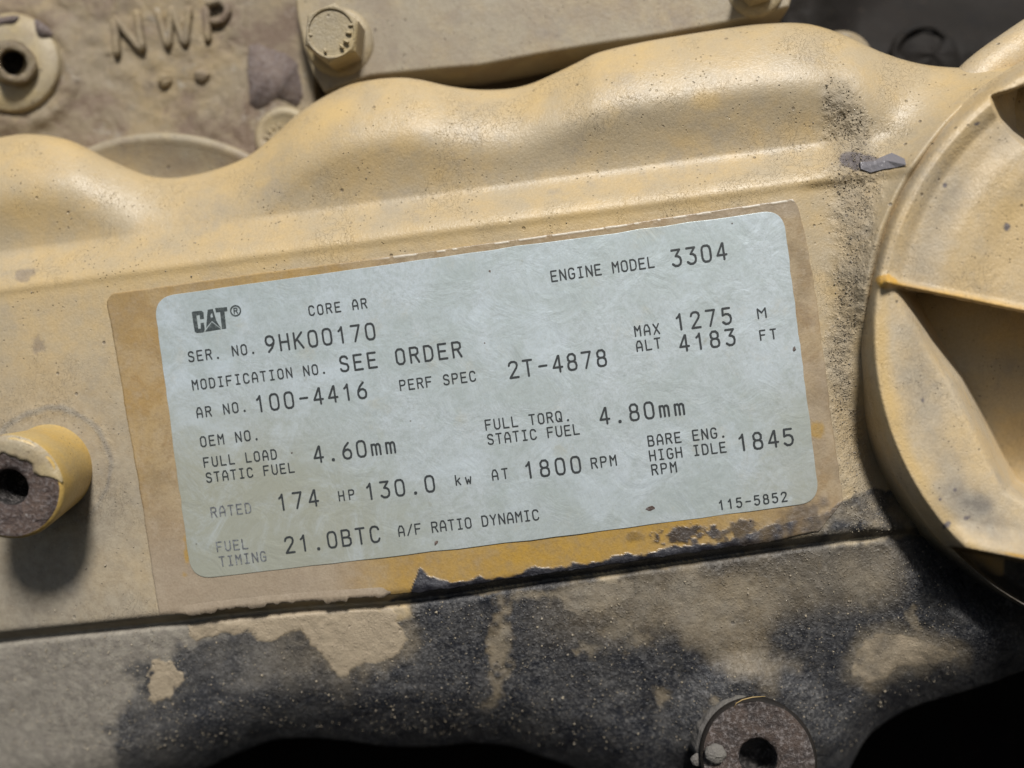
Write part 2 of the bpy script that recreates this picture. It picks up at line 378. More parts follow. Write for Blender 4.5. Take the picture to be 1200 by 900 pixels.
# ------------------------------------------------------------------ outlines of the cover
TOP = spline([(-300, 222), (-200, 212), (-120, 198), (-50, 174), (0, 161), (37, 157), (83, 165), (130, 188), (180, 207), (227, 205), (283, 187), (320, 160),
              (353, 130), (400, 103), (433, 94), (467, 91), (493, 93.5), (527, 101), (560, 105), (595, 104), (622, 98), (650, 86), (677, 73), (700, 62),
              (740, 52), (783, 44), (867, 31), (905, 27.5), (935, 27), (960, 31), (992, 42), (1033, 61), (1075, 74), (1117, 79), (1171, 79), (1230, 68), (1330, 50)], 900)
CREASE = spline([(-300, 782), (-150, 764), (0, 747), (87, 738), (173, 729), (214, 725), (260, 719), (350, 710), (450, 703), (517, 696), (600, 683), (680, 672),
                 (800, 655), (900, 641), (1000, 628), (1040, 625), (1200, 618), (1340, 610)], 500)
BOT = spline([(-300, 1000), (0, 965), (150, 935), (235, 903), (262, 890), (288, 879), (322, 867), (361, 865), (404, 868), (457, 875), (510, 875), (554, 871),
              (598, 875), (627, 884), (665, 897), (710, 915), (790, 945), (880, 965), (950, 955), (985, 920), (997, 897), (1015, 866), (1040, 845), (1075, 827),
              (1125, 812), (1165, 799), (1200, 786), (1340, 745)], 700)
def top_y(x): return np.interp(x, TOP[:, 0], TOP[:, 1])
def crease_y(x): return np.interp(x, CREASE[:, 0], CREASE[:, 1])
def bot_y(x): return np.interp(x, BOT[:, 0], BOT[:, 1])
RIDGE0, RIDGE1 = 337.0, -0.1335
CC, CR = (1376.0, 391.0), 366.0

FILM = [(125, 345), (300, 321), (520, 292), (700, 267), (935, 232), (946, 280), (956, 345), (965, 410), (973, 470), (981, 540), (986, 583), (983, 640), (190, 745), (182, 715), (160, 560), (140, 430)]
PATCH_A = [(221, 733), (300, 721), (350, 712), (454, 710), (472, 722), (478, 750), (466, 765), (433, 775), (408, 792), (392, 786), (383, 770), (367, 752), (352, 738), (335, 744), (318, 755), (304, 752), (296, 738), (270, 738), (232, 748)]
PATCH_B = [(1006, 765), (1028, 742), (1060, 744), (1098, 758), (1122, 768), (1075, 776), (1042, 786), (1020, 797), (1003, 788)]
PATCH_C = [(600, 700), (660, 683), (748, 676), (745, 692), (722, 714), (686, 718), (660, 708), (630, 700)]
GRIME = [(128, 786), (160, 772), (195, 770), (205, 760), (232, 745), (262, 736), (300, 735), (480, 725), (478, 694), (560, 689), (700, 672), (860, 650), (1020, 630), (1400, 560), (1400, 1050), (150, 1050), (130, 900), (120, 850), (165, 800)]

def masks(x, y):
    cb = crease_y(x); n = {}
    skirt = sm((y - cb + 2) / 4)
    g = patch(x, y, GRIME, 10, 34, 7, 11) * (1 - 0.35 * sm((260 - x) / 120) * (0.5 + fbm(x, y, 20, 4, 12)))
    g = g * skirt
    a = patch(x, y, PATCH_A, 7, 26, 1.2, 3); b = patch(x, y, PATCH_B, 7, 22, 3.5, 5) * (0.75 + 0.5 * fbm(x, y, 16, 4, 6)); c = patch(x, y, PATCH_C, 8, 24, 6, 7)
    ha = sm(1 - (sdf(x, y, PATCH_A) + 12 * fbm(x, y, 18, 4, 4)) / 26) * (0.30 + 0.5 * fbm(x, y, 13, 4, 14)); hb = sm(1 - (sdf(x, y, PATCH_B) + 10 * fbm(x, y, 18, 4, 5)) / 24) * 0.35
    pk = blob(x, y, 191, 796, 16, 18, 0.3, 0.6, 15, 0.12, 9)
    drip = blob(x, y, 584, 762, 10, 44, 0.12, 0.75, 11, 0.8, 8) * 0.6
    dots = 0
    for k, (bx, by, r) in enumerate([(722, 735, 20), (838, 830, 10), (775, 726, 16), (745, 745, 13), (1070, 725, 10), (935, 680, 13), (690, 762, 10), (1010, 700, 9), (772, 815, 9), (865, 700, 14)]):
        dots = np.maximum(dots, blob(x, y, bx, by, r, r * 0.7, 0.3 + k, 0.9, 9, 0.9, 20 + k) * 0.5)
    # grey dusty film over the grime to the right of the tan patch
    dust = sm(1 - np.abs(y - (cb + 45)) / 60) * sm((x - 600) / 150) * sm((1075 - x) / 60) * (0.55 + 0.5 * fbm(x, y, 60, 5, 31)) * 0.9
    dust = dust + blob(x, y, 840, 730, 75, 40, 0.7, 0.4, 30, 0.6, 33) * 0.45
    dust = dust + blob(x, y, 330, 775, 55, 32, 0.3, 0.6, 25, 0.9, 35) * 0.35
    keep = np.clip(np.maximum.reduce([ha, hb, a, b * 0.9, c * 0.65, pk, drip, dots + 0 * x, np.clip(dust, 0, 0.75)]), 0, 1)
    soot = 0
    # black band of soot just over the crease, with its ragged upper edge
    up = cb - y
    th = np.interp(x, [455, 480, 492, 505, 540, 600, 700, 800, 880, 940, 985, 1010, 1060, 1200], [0, 8, 34, 18, 12, 11, 13, 15, 17, 28, 44, 58, 55, 40])
    th = th + 7 * fbm(x, y, 16, 4, 41) + sm((x - 840) / 80) * 10 * fbm(x, y, 26, 4, 43)
    soot = sm((th - up + 1.5) / 3.5) * (up > -3) * (x > 455)
    soot = np.maximum(soot, blob(x, y, 803, 625, 30, 9, -0.06, 0.55, 11, 0.2, 51) * 0.9)
    soot = np.maximum(soot, blob(x, y, 868, 620, 26, 10, -0.3, 0.6, 11, 0.25, 53) * 0.8)
    soot = np.maximum(soot, blob(x, y, 745, 628, 9, 6, 0, 0.5, 9, 0.4, 54) * 0.4)
    fuzz = blob(x, y, 935, 604, 24, 14, -0.7, 0.6, 14, 0.5, 55) * 0.55
    soot = soot * (1 - sm((x - 840) / 90) * (0.3 - 0.5 * fbm(x, y, 14, 4, 57)))
    n['grime'] = np.clip(np.maximum(g * (1 - keep), np.maximum(soot, fuzz)), 0, 1)
    n['bare'] = np.clip(np.maximum(a, np.maximum(b, pk)), 0, 1)
    chip = blob(x, y, 1008, 190, 27, 9, 0.1, 0.35, 9, 0.15, 61)
    n['chip'] = np.clip(np.maximum(chip, np.maximum(blob(x, y, 35, 320, 13, 7, -0.4, 0.5, 10, 0.3, 63) * 0.5, blob(x, y, 44, 406, 7, 9, 0, 0.4, 8, 0.3, 65) * 0.5)), 0, 1)
    # the strip of caked dirt running down between panel and cap
    cx = np.interp(y, [40, 150, 200, 300, 360, 420, 470, 540, 600, 640], [965, 995, 1000, 1003, 1000, 982, 985, 1000, 1020, 1040])
    wd = np.interp(y, [30, 90, 160, 300, 400, 520, 640], [12, 24, 42, 34, 26, 28, 40])
    d = np.abs(x - cx) / wd + 0.35 * fbm(x, y, 18, 3, 71)
    rg = sm(1.15 - d) * sm((y - 60) / 70) * sm((crease_y(x) - y + 30) / 30)
    rg2 = sm(((crease_y(x) + 10) < y) * 1.0) * 0.35
    low_left = sm((180 - x) / 120) * sm(1 - np.abs(y - cb - 30) / 60) * 0.5
    n['rough'] = np.clip(np.maximum(rg, np.maximum(rg2, low_left)), 0, 1)
    dirt = 0.55 * sm((y - 560) / 220) * sm((520 - x) / 300) + sm((y - cb) / 6) * 0.75 * (1 - sm((x - 200) / 300))
    dirt = np.maximum(dirt, keep * skirt * 0.9 * (1 - np.maximum(a, b)))
    dirt = np.maximum(dirt, rg * 0.35)
    dirt = np.maximum(dirt, sm((330 - x) / 250) * sm((y - 330) / 260) * 0.75)
    lane = sm(1 - np.abs(x - 962 - (y - 400) * 0.05) / 40) * sm((y - 380) / 120) * 0.5
    dirt = np.maximum(dirt, lane)
    # dust ring piled round the foot of the left spacer
    rr = np.hypot(x - 60, y - 548) / 62; an = np.arctan2(y - 548, x - 60)
    ring = sm(1 - np.abs(rr - 1.12 - 0.05 * fbm(x, y, 20, 3, 81)) / 0.17)
    dirt = np.maximum(dirt, ring * 0.9); n['rough'] = np.maximum(n['rough'], ring * 0.5)
    n['dirt'] = np.clip(dirt + 0.15 * fbm(x, y, 50, 4, 83), 0, 1) * (1 - np.clip(n['bare'], 0, 1))
    ty = y - top_y(x)
    yl = sm(1 - ty / 80) * 0.6 * (0.6 + 0.6 * fbm(x, y, 70, 4, 91)) + blob(x, y, 828, 118, 17, 13, 0, 0.15, 15, 0.5, 92) * 0.7 + blob(x, y, 32, 248, 30, 22, 0, 0.3, 20, 0.8, 93) * 0.6
    yl = yl + blob(x, y, 390, 135, 30, 13, -0.4, 0.2, 20, 0.9, 94) * 0.7 + sm(1 - np.abs(y - (RIDGE0 + RIDGE1 * x) - 6) / 22) * 0.5 * sm((1060 - x) / 60)
    n['yellow'] = np.clip(yl, 0, 1) * (1 - n['dirt'])
    n['orange'] = np.zeros_like(x)
    return n

# ------------------------------------------------------------------ the cover
def cover_height(x, y):
    ty = top_y(x); cb = crease_y(x)
    rd = RIDGE0 + RIDGE1 * x; rd = np.maximum(rd, ty + 40)
    u = rd - y
    right = sm((x - 960) / 60)
    depth = 27 * (1 - 0.4 * right)
    h = -depth * sm(u / 44)
    avail = np.clip((rd - ty - 60) / 120, 0.25, 1)
    h += 15 * avail * sm((u - 40) / 85)
    d = y - ty
    h -= 42 * np.clip(1 - d / 85, 0, 1) ** 2.0
    # the panel itself sags back towards the lower left corner
    h -= 34 * np.clip((y - 470) / 260, 0, 1.1) ** 1.6 * sm((150 - x) / 190)
    h += 1.6 * np.exp(-((u + 3) / 6) ** 2) * (1 - right)
    R = 12.0; e = np.clip(R - d, 0, R); h -= R - np.sqrt(np.maximum(R * R - e * e, 0))
    h -= 15 * sm((y - cb + 5) / 10)
    h -= 15 * np.exp(-((y - cb - 1) / 5.5) ** 2) * (1 - 0.45 * sm((x - 880) / 80))
    h -= 52 * np.clip((y - cb - 10) / 190, 0, 1.4) ** 1.2
    # slight fall right of the film, fillet up into the round cap, gap below it
    h -= 4 * sm((x - 950 - (y - 400) * 0.12) / 30) * sm((y - rd) / 15)
    rc = np.hypot(x - CC[0], y - CC[1]) - CR
    h += 30 * np.clip(1 - rc / 60, 0, 1) ** 2 * sm((430 - y) / 120) - 70 * sm((-rc - 2) / 18)
    h -= 50 * sm(1 - rc / 55) * sm((y - 430) / 130)
    dp = np.hypot(x - 880, y - 876); h += 20 * sm((118 - dp) / 50) * sm((905 - y) / 40)
    b = bot_y(x) - y
    h -= 55 * np.clip(1 - b / 70, 0, 1) ** 2
    mk = (y > cb)
    h += 1.5 * fbm(x, y, 90, 3, 101) + mk * 2.2 * fbm(x, y, 40, 4, 102)
    return h

xs = np.arange(-260, 1320, 1.7); nv = 470
tt = np.linspace(0, 1, nv)
X = np.repeat(xs[None], nv, 0); ty0, by0 = top_y(xs), bot_y(xs)
tw = tt + 0.0
Y = ty0[None] + (by0 - ty0)[None] * tw[:, None]
mk = masks(X, Y)
Hh = cover_height(X, Y)
Hh += mk['rough'] * 2.2 * fbm(X, Y, 8, 4, 111) + mk['grime'] * 1.0 * fbm(X, Y, 8, 3, 112) + mk['bare'] * 0.9 - mk['chip'] * 1.0
# ragged lip of torn film and paint over the crease, left of the middle
V = P(X, Y, Hh)
back_t = [V[0] + np.array([0, k, -k * 0.15]) for k in (90, 60, 40, 25, 14, 6)]
back_b = [V[-1] + np.array([0, k, k * 0.15]) for k in (6, 14, 25, 40, 60, 90)]
VV = np.concatenate([np.array(back_t), V, np.array(back_b)])
def padrows(a, z=0.0): return np.concatenate([np.repeat(a[:1], 6, 0), a, np.repeat(a[-1:], 6, 0)])
cover = thing('engine_cover', 'wavy edged tan engine cover carrying the pale nameplate, grimy black below', 'engine cover', P(600, 880, -30))
mesh_obj('pressed_shell', VV.reshape(-1, 3), grid_faces(VV.shape[0], VV.shape[1]), M['cover'], cover, attrs={k: padrows(v) for k, v in mk.items()})

# torn lip of peeling paint over the crease (a ragged thin strip)
rs = np.random.RandomState(4)
lx = np.arange(205, 458, 1.6); ly = crease_y(lx)
jag = 1.5 + 3.5 * np.abs(fbm(lx, lx * 0, 9, 4, 5)) + 3 * (fbm(lx, lx * 0 + 9, 30, 2, 6) > 0.1)
tp = sm(np.minimum(lx - lx[0], lx[-1] - lx) / 14)
lz = cover_height(lx, ly - 16) + 1.0; jag = jag + 3.0 * np.maximum(0, fbm(lx, lx * 0 + 3, 5, 3, 8)) - 1.5
rows = [P(lx, ly - 17, lz), P(lx, ly - 9, lz * (1 - tp) + tp * (lz + 1.4)), P(lx, ly - 6 + jag * tp, lz + 1.2 * tp - 1.6 * (1 - tp)), P(lx, ly - 6 + jag * tp, lz - 2.2), P(lx, ly - 10, lz - 6)]
L = np.array(rows)
z0 = np.zeros(L.shape[:2])
mesh_obj('torn_paint_lip', L.reshape(-1, 3), grid_faces(L.shape[0], L.shape[1]), M['film'], cover,
         attrs={'dirt': z0 + 0.8, 'orange': z0, 'grime': z0, 'edge': z0})

# grit stuck on the cover
def grit(name, parent, n, sampler, mat):
    rsg = np.random.RandomState(7); V = []; Fc = []
    base = np.array([[1, 0, 0], [-1, 0, 0], [0, 1, 0], [0, -1, 0], [0, 0, 1], [0, 0, -1]], float)
    fa = np.array([(0, 2, 4), (2, 1, 4), (1, 3, 4), (3, 0, 4), (2, 0, 5), (1, 2, 5), (3, 1, 5), (0, 3, 5)])
    x, y, r, hh = sampler(rsg, n)
    W = P(x, y, hh)
    k = len(x)
    j = rsg.uniform(0.55, 1.3, (k, 6, 3))
    V = W[:, None, :] + base[None] * j * r[:, None, None] + rsg.normal(0, 0.2, (k, 6, 3)) * r[:, None, None]
    Fc = (fa[None] + (np.arange(k) * 6)[:, None, None]).reshape(-1, 3)
    o = mesh_obj(name, V.reshape(-1, 3), Fc, mat, parent); o['kind'] = 'stuff'; return o
def samp(r, n):
    X_, Y_ = [], []
    x = r.uniform(0, 1120, n * 14); y = r.uniform(60, 880, n * 14)
    m_ = masks(x, y); cb = crease_y(x)
    w = m_['rough'] ** 2 * (y < cb) * 1.0 + 0.13 * m_['grime'] * (y > cb + 8) * (x > 180) + 0.16 * (y > cb + 3) * (x < 220) + 0.004 + 0.04 * (x < 200) * (y > 640)
    ok = (r.uniform(0, 1, len(x)) < w) & (y > top_y(x) + 15) & (y < bot_y(x) - 12) & (sdf(x, y, FILM) > 2) & (np.hypot(x - CC[0], y - CC[1]) > CR + 6)
    x, y = x[ok][:n], y[ok][:n]
    rr = np.exp(r.normal(-0.25, 0.38, len(x))); rr = np.clip(rr * np.where(y < crease_y(x), 0.8, 0.85), 0.3, 1.9)
    return x, y, rr, cover_height(x, y) + rr * 0.2
grit('grit', cover, 9000, samp, M['grit'])

# a flake of clear film stuck at the chipped spot
fl = [(1008, 190), (1020, 192), (1030, 185), (1045, 179), (1052, 182), (1060, 186), (1062, 193), (1050, 196), (1036, 198), (1020, 202), (1009, 198)]
fx = np.array(fl, float)
t = NT('grey_flake'); t.b.inputs['Base Color'].default_value = (0.19, 0.18, 0.19, 1); t.b.inputs['Roughness'].default_value = 0.25
t.l.new(t.bump(t.noise(9, 4, 0.6), 0.7, 3.0), t.b.inputs['Normal'])
V_, F_ = prism(fl, -14, 2.5, 1.0); 
hf = cover_height(fx[:, 0], fx[:, 1])
ring = P(fx[:, 0], fx[:, 1], hf + 1.2 + rs.uniform(0, 1.4, len(fl))); low = ring + np.array([0, 3, 0]); mid_ = P(1038, 188, float(np.mean(hf)) + 3.0)
nfl = len(fl); fcs = [(k, (k + 1) % nfl, 2 * nfl) for k in range(nfl)] + [(k, k + nfl, (k + 1) % nfl + nfl, (k + 1) % nfl) for k in range(nfl)]
mesh_obj('loose_flake', np.vstack([ring, low, mid_[None]]), fcs, t.m, cover, smooth=False)

# ------------------------------------------------------------------ nameplate with its film border
plate = thing('nameplate', 'pale blue-grey printed data label with rounded corners in a brown stained film border', 'nameplate', P(590, 640, 1))
fxs = np.arange(118, 992, 1.8); 
def film_top(x): return np.interp(x, [118, 125, 300, 520, 700, 935, 992], [346, 345, 321, 292, 267, 232, 224])
nr = 250
def film_y(u, v):
    # u along, v down; left and right edges lean like the plate
    lx0 = np.interp(v, [0, .23, .57, 1], [125, 140, 162, 187]); rx0 = np.interp(v, [0, .12, .3, .5, .68, .86, 1], [935, 946, 957, 966, 974, 982, 988])
    x = lx0 + (rx0 - lx0) * u
    yt = film_top(x); yb = crease_y(x) - 5.0 - np.interp(x, [180, 900, 960, 990], [0, 0, 6, 40])
    yb = yb + 1.2 * fbm(x, x * 0, 12, 4, 77)
    eu = np.minimum(u, 1 - u) * 820
    yt = yt + 9 * np.clip(1 - eu / 9, 0, 1) ** 2 + 0.8 * fbm(x, x * 0 + 5, 11, 4, 78)
    y = yt + (yb - yt) * v
    x = x + 1.3 * fbm(y, y * 0 + np.where(u < 0.5, 3, 40), 14, 4, 79) * sm(1 - eu / 12)
    return x, y
uu, vv = np.meshgrid(np.linspace(0, 1, 480), np.linspace(0, 1, nr))
FX, FY = film_y(uu, vv)
fm = masks(FX, FY)
fo = sm((FX - 385) / 90) * sm((980 - FX) / 200) * sm((FY - (crease_y(FX) - 58)) / 10) * (0.8 + 0.3 * fbm(FX, FY, 60, 4, 62)) + sm((FX - 200) / 60) * sm((480 - FX) / 120) * sm((film_top(FX) + 30 - FY) / 8) * 0.5
fo = np.maximum(fo, blob(FX, FY, 954, 504, 9, 10, 0, 0.5, 9, 0.4, 66) * 0.7)
fo = np.maximum(fo, blob(FX, FY, 219, 645, 4, 22, 0.1, 0.5, 9, 0.4, 67) * 0.8)
fo = np.maximum(fo, 0.35 * sm((270 - FX) / 60) * sm((620 - FY) / 60) * (0.6 + fbm(FX, FY, 50, 4, 63)))
fd = 0.8 * sm((FY - 560) / 120) * sm((520 - FX) / 160) + 0.5 * sm((FX - 930) / 20) * sm((FY - 330) / 100) * (0.5 + fbm(FX, FY, 40, 4, 64)) + 0.4 * sm((FX - 760) / 60) * sm((film_top(FX) + 25 - FY) / 10)
ed = sm(1 - np.abs(FY - film_top(FX) - 1.6) / 1.8) * sm((FX - 430) / 40) * (fbm(FX, FY * 0, 14, 4, 65) > -0.12) * 0.8  # where the painted glint runs along the top of the film
ed = np.maximum(ed, sm(1 - np.abs(FY - (crease_y(FX) - 50 - 0.0 * FX)) / 1.2) * 0)
fm = {'dirt': np.clip(fd, 0, 1), 'orange': np.clip(fo, 0, 1), 'grime': fm['grime'], 'edge': np.clip(ed, 0, 1)}
FH = cover_height(FX, FY) + 1.3
FH = np.maximum(FH, np.where(FY > crease_y(FX) - 12, -1.5, -9)) + fm['edge'] * 0.9 + fm['grime'] * 0.8 * fbm(FX, FY, 8, 3, 68)
FV = P(FX, FY, FH)
rim = lambda r: r + np.array([0, 3.0, 0])
# closed edge all round: add a skirt of vertices going back under the film
ext = np.concatenate([rim(FV[:1]), FV, rim(FV[-1:])], 0); ext = np.concatenate([rim(ext[:, :1]), ext, rim(ext[:, -1:])], 1)
pad = lambda a: np.pad(a, 1, mode='edge')
mesh_obj('film_border', ext.reshape(-1, 3), grid_faces(ext.shape[0], ext.shape[1]), M['film'], plate, attrs={k: pad(v) for k, v in fm.items()})

# label face: rounded quadrilateral traced on the plate plane
TL, TR, BR, BL = map(np.array, ((179.5, 348.5), (917.5, 245), (961, 588.5), (224.5, 679.5)))
def rounded_quad(r=24, n=10):
    out = []; q = [TL, TR, BR, BL]; bow = {2: 5.0}
    for i in range(4):
        c = q[i]; a = q[i - 1] - c; b = q[(i + 1) % 4] - c; a = a / np.linalg.norm(a); b = b / np.linalg.norm(b)
        p0 = c + a * r; p1 = c + b * r
        for k in range(n + 1):
            t_ = k / n; out.append((1 - t_) ** 2 * p0 + 2 * t_ * (1 - t_) * (c * 0.93 + (p0 + p1) / 2 * 0.07) + t_ ** 2 * p1)
        nx = q[(i + 1) % 4]; e0 = p1; e1 = nx - b * r
        for k in range(1, 24):
            t_ = k / 24; pt = e0 + (e1 - e0) * t_
            nrm = np.array([-b[1], b[0]]);
            if i == 2: pt = pt + np.array([0, 1.0]) * 2.5 * math.sin(PI * t_)
            pt = pt + nrm * 0.35 * rs.normal()
            out.append(pt)
    return np.array(out)
LBL = rounded_quad()
V_, F_ = prism(LBL, 0.5, 2.3, 0.5)
ctr = LBL.mean(0); nL = len(LBL); ringsL = []
for q_ in (1.0, 0.93, 0.85, 0.75, 0.65, 0.55, 0.45, 0.35, 0.25, 0.15, 0.05, 0.0005):
    ringsL.append(ctr + (LBL - ctr) * q_)
RL = np.array(ringsL); WL = P(RL[..., 0], RL[..., 1], np.full(RL.shape[:2], 2.3))
V0 = np.array(V_).reshape(6, nL, 3)                       # outer bevel rings of the prism, front to back
WL[0] = V0[0]
WL = np.concatenate([V0[::-1], WL[1:]]); WL = np.concatenate([WL, WL[:, :1]], 1)
pxy = np.concatenate([np.repeat(RL[:1], 6, 0), RL[1:]]); pxy = np.concatenate([pxy, pxy[:, :1]], 1)
soil = sm((620 - pxy[..., 0]) / 400) * sm((pxy[..., 1] - 380) / 240) * 0.9 + 0.2 * sm((pxy[..., 1] - 520) / 100) + 0.45 * sm((pxy[..., 0] - 820) / 120) * sm((pxy[..., 1] - 380) / 120)
mesh_obj('label_face', WL.reshape(-1, 3), grid_faces(WL.shape[0], WL.shape[1]), M['label'], plate, smooth=False, attrs={'soil': soil})

# ------------------------------------------------------------------ stroke lettering
G = {  # strokes on a cell 4 wide, 6 high
 '0': [[(1, 0), (.3, .5), (0, 1.5), (0, 4.5), (.3, 5.5), (1, 6), (2.4, 6), (3.1, 5.5), (3.4, 4.5), (3.4, 1.5), (3.1, .5), (2.4, 0), (1, 0)]],
 '1': [[(.7, 4.6), (1.4, 5.1), (2.0, 6), (2.0, 0)]],
 '2': [[(.1, 4.7), (.4, 5.5), (1.2, 6), (2.4, 6), (3.2, 5.5), (3.4, 4.6), (3.1, 3.7), (.1, 0), (3.5, 0)]],
 '3': [[(.1, 6), (3.3, 6), (1.5, 3.7), (2.5, 3.5), (3.2, 2.9), (3.4, 1.8), (3.1, .6), (2.2, 0), (1, 0), (0, .8)]],
 '4': [[(2.6, 0), (2.6, 6), (2.3, 6), (0, 1.7), (3.6, 1.7)]],
 '5': [[(3.2, 6), (.4, 6), (.2, 3.4), (1.3, 3.8), (2.4, 3.7), (3.2, 3.0), (3.4, 1.8), (3.0, .6), (2.1, 0), (1, 0), (0, .8)]],
 '6': [[(2.6, 6), (1.1, 4.6), (.2, 3.0), (0, 1.7), (.4, .5), (1.3, 0), (2.3, 0), (3.1, .5), (3.4, 1.7), (3.1, 2.9), (2.2, 3.5), (1.2, 3.4), (.3, 2.7)]],
 '7': [[(0, 6), (3.4, 6), (1.1, 0)]],
 '8': [[(1.0, 3.2), (.3, 3.8), (.2, 5.1), (1, 6), (2.4, 6), (3.2, 5.1), (3.1, 3.8), (2.4, 3.2), (1.0, 3.2), (.2, 2.6), (0, 1.4), (.3, .4), (1.1, 0), (2.3, 0), (3.1, .4), (3.4, 1.4), (3.2, 2.6), (2.4, 3.2)]],
 '9': [[(.8, 0), (2.3, 1.4), (3.2, 3.0), (3.4, 4.3), (3.0, 5.5), (2.1, 6), (1.1, 6), (.3, 5.5), (0, 4.3), (.3, 3.1), (1.2, 2.5), (2.2, 2.6), (3.1, 3.3)]],
 'A': [[(0, 0), (0, 3.8), (1.0, 6), (2.4, 6), (3.4, 3.8), (3.4, 0)], [(0, 2.2), (3.4, 2.2)]],
 'B': [[(0, 0), (0, 6), (2.3, 6), (3.1, 5.4), (3.1, 3.9), (2.4, 3.2), (0, 3.2)], [(2.4, 3.2), (3.4, 2.5), (3.4, .7), (2.5, 0), (0, 0)]],
 'C': [[(3.4, 1.2), (3.0, .4), (2.2, 0), (1.1, 0), (.3, .6), (0, 1.6), (0, 4.4), (.3, 5.4), (1.1, 6), (2.2, 6), (3.0, 5.6), (3.4, 4.8)]],
 'D': [[(0, 0), (0, 6), (2.0, 6), (3.0, 5.3), (3.4, 4.2), (3.4, 1.8), (3.0, .7), (2.0, 0), (0, 0)]],
 'E': [[(3.3, 6), (0, 6), (0, 0), (3.4, 0)], [(0, 3.1), (2.8, 3.1)]],
 'F': [[(3.4, 6), (0, 6), (0, 0)], [(0, 3.1), (2.8, 3.1)]],
 'G': [[(3.3, 5.0), (2.9, 5.7), (2.1, 6), (1.1, 6), (.3, 5.4), (0, 4.4), (0, 1.6), (.3, .6), (1.1, 0), (2.3, 0), (3.1, .5), (3.4, 1.2), (3.4, 2.7), (2.0, 2.7)]],
 'H': [[(0, 0), (0, 6)], [(3.4, 0), (3.4, 6)], [(0, 3.1), (3.4, 3.1)]],
 'I': [[(.5, 6), (2.9, 6)], [(1.7, 6), (1.7, 0)], [(.5, 0), (2.9, 0)]],
 'K': [[(0, 0), (0, 6)], [(3.3, 6), (0, 2.5)], [(1.1, 3.6), (3.4, 0)]],
 'L': [[(.1, 6), (.1, 0), (3.4, 0)]],
 'M': [[(0, 0), (0, 6), (1.7, 3.3), (3.4, 6), (3.4, 0)]],
 'N': [[(0, 0), (0, 6), (3.4, 0), (3.4, 6)]],
 'O': [[(.9, 0), (0, 1), (0, 5), (.9, 6), (2.5, 6), (3.4, 5), (3.4, 1), (2.5, 0), (.9, 0)]],
 'P': [[(0, 0), (0, 6), (2.4, 6), (3.3, 5.4), (3.4, 4.4), (3.1, 3.4), (2.3, 2.9), (0, 2.9)]],
 'Q': [[(.9, 0), (0, 1), (0, 5), (.9, 6), (2.5, 6), (3.4, 5), (3.4, 1), (2.5, 0), (.9, 0)], [(2.0, 1.6), (3.5, -.2)]],
 'R': [[(0, 0), (0, 6), (2.4, 6), (3.3, 5.4), (3.3, 3.8), (2.4, 3.1), (0, 3.1)], [(1.9, 3.1), (3.4, 0)]],
 'S': [[(0, 1.0), (.4, .3), (1.2, 0), (2.3, 0), (3.1, .5), (3.4, 1.6), (3.0, 2.6), (.5, 3.5), (.1, 4.5), (.4, 5.5), (1.2, 6), (2.2, 6), (2.9, 5.7), (3.3, 5.0)]],
 'T': [[(0, 6), (3.4, 6)], [(1.7, 6), (1.7, 0)]],
 'U': [[(0, 6), (0, 1.2), (.9, 0), (2.5, 0), (3.4, 1.2), (3.4, 6)]],
 'X': [[(0, 0), (3.4, 6)], [(0, 6), (3.4, 0)]],
 'Y': [[(0, 6), (1.7, 3.0), (3.4, 6)], [(1.7, 3.0), (1.7, 0)]],
 'm': [[(0, 0), (0, 4)], [(0, 3.5), (.6, 4), (1.2, 4), (1.7, 3.4), (1.7, 0)], [(1.7, 3.4), (2.3, 4), (2.9, 4), (3.4, 3.4), (3.4, 0)]],
 'k': [[(.3, 0), (.3, 6)], [(2.9, 4), (.3, 1.8)], [(1.3, 2.6), (3.1, 0)]],
 'w': [[(0, 4), (.7, 0), (1.7, 2.6), (2.7, 0), (3.4, 4)]],
 '-': [[(.3, 3), (3.3, 3)]], '.': [[(1.5, .25), (1.8, .25), (1.8, 0), (1.5, 0), (1.5, .25)]], '/': [[(.2, -.2), (3.4, 6.2)]],
}
UPW = P(600., 350., 4.) * 0 + np.array([0, 0, 1.0])
def ribbons(strokes, origin, ex, ez, w):
    """flat strokes with round ends on the label plane"""
    V = []; Fc = []; lift = 0.0
    for st in strokes:
        pts = [origin + ex * a + ez * b for a, b in st]
        for i in range(len(pts) - 1):
            a, b = pts[i], pts[i + 1]; d = b - a; Ln = np.linalg.norm(d)
            if Ln < 1e-6: continue
            d = d / Ln; nrm = np.array([d[2], 0, -d[0]]); lift = (lift + 0.013) % 0.16
            ring = []
            for k in range(7):
                an = -PI / 2 + PI * k / 6; ring.append(b + w * (math.cos(an) * d + math.sin(an) * nrm))
            for k in range(7):
                an = PI / 2 + PI * k / 6; ring.append(a + w * (math.cos(an) * d + math.sin(an) * nrm))
            base = len(V); V += [r + np.array([0, -lift, 0]) for r in ring]; Fc.append(tuple(range(base, base + 14)))
    return V, Fc
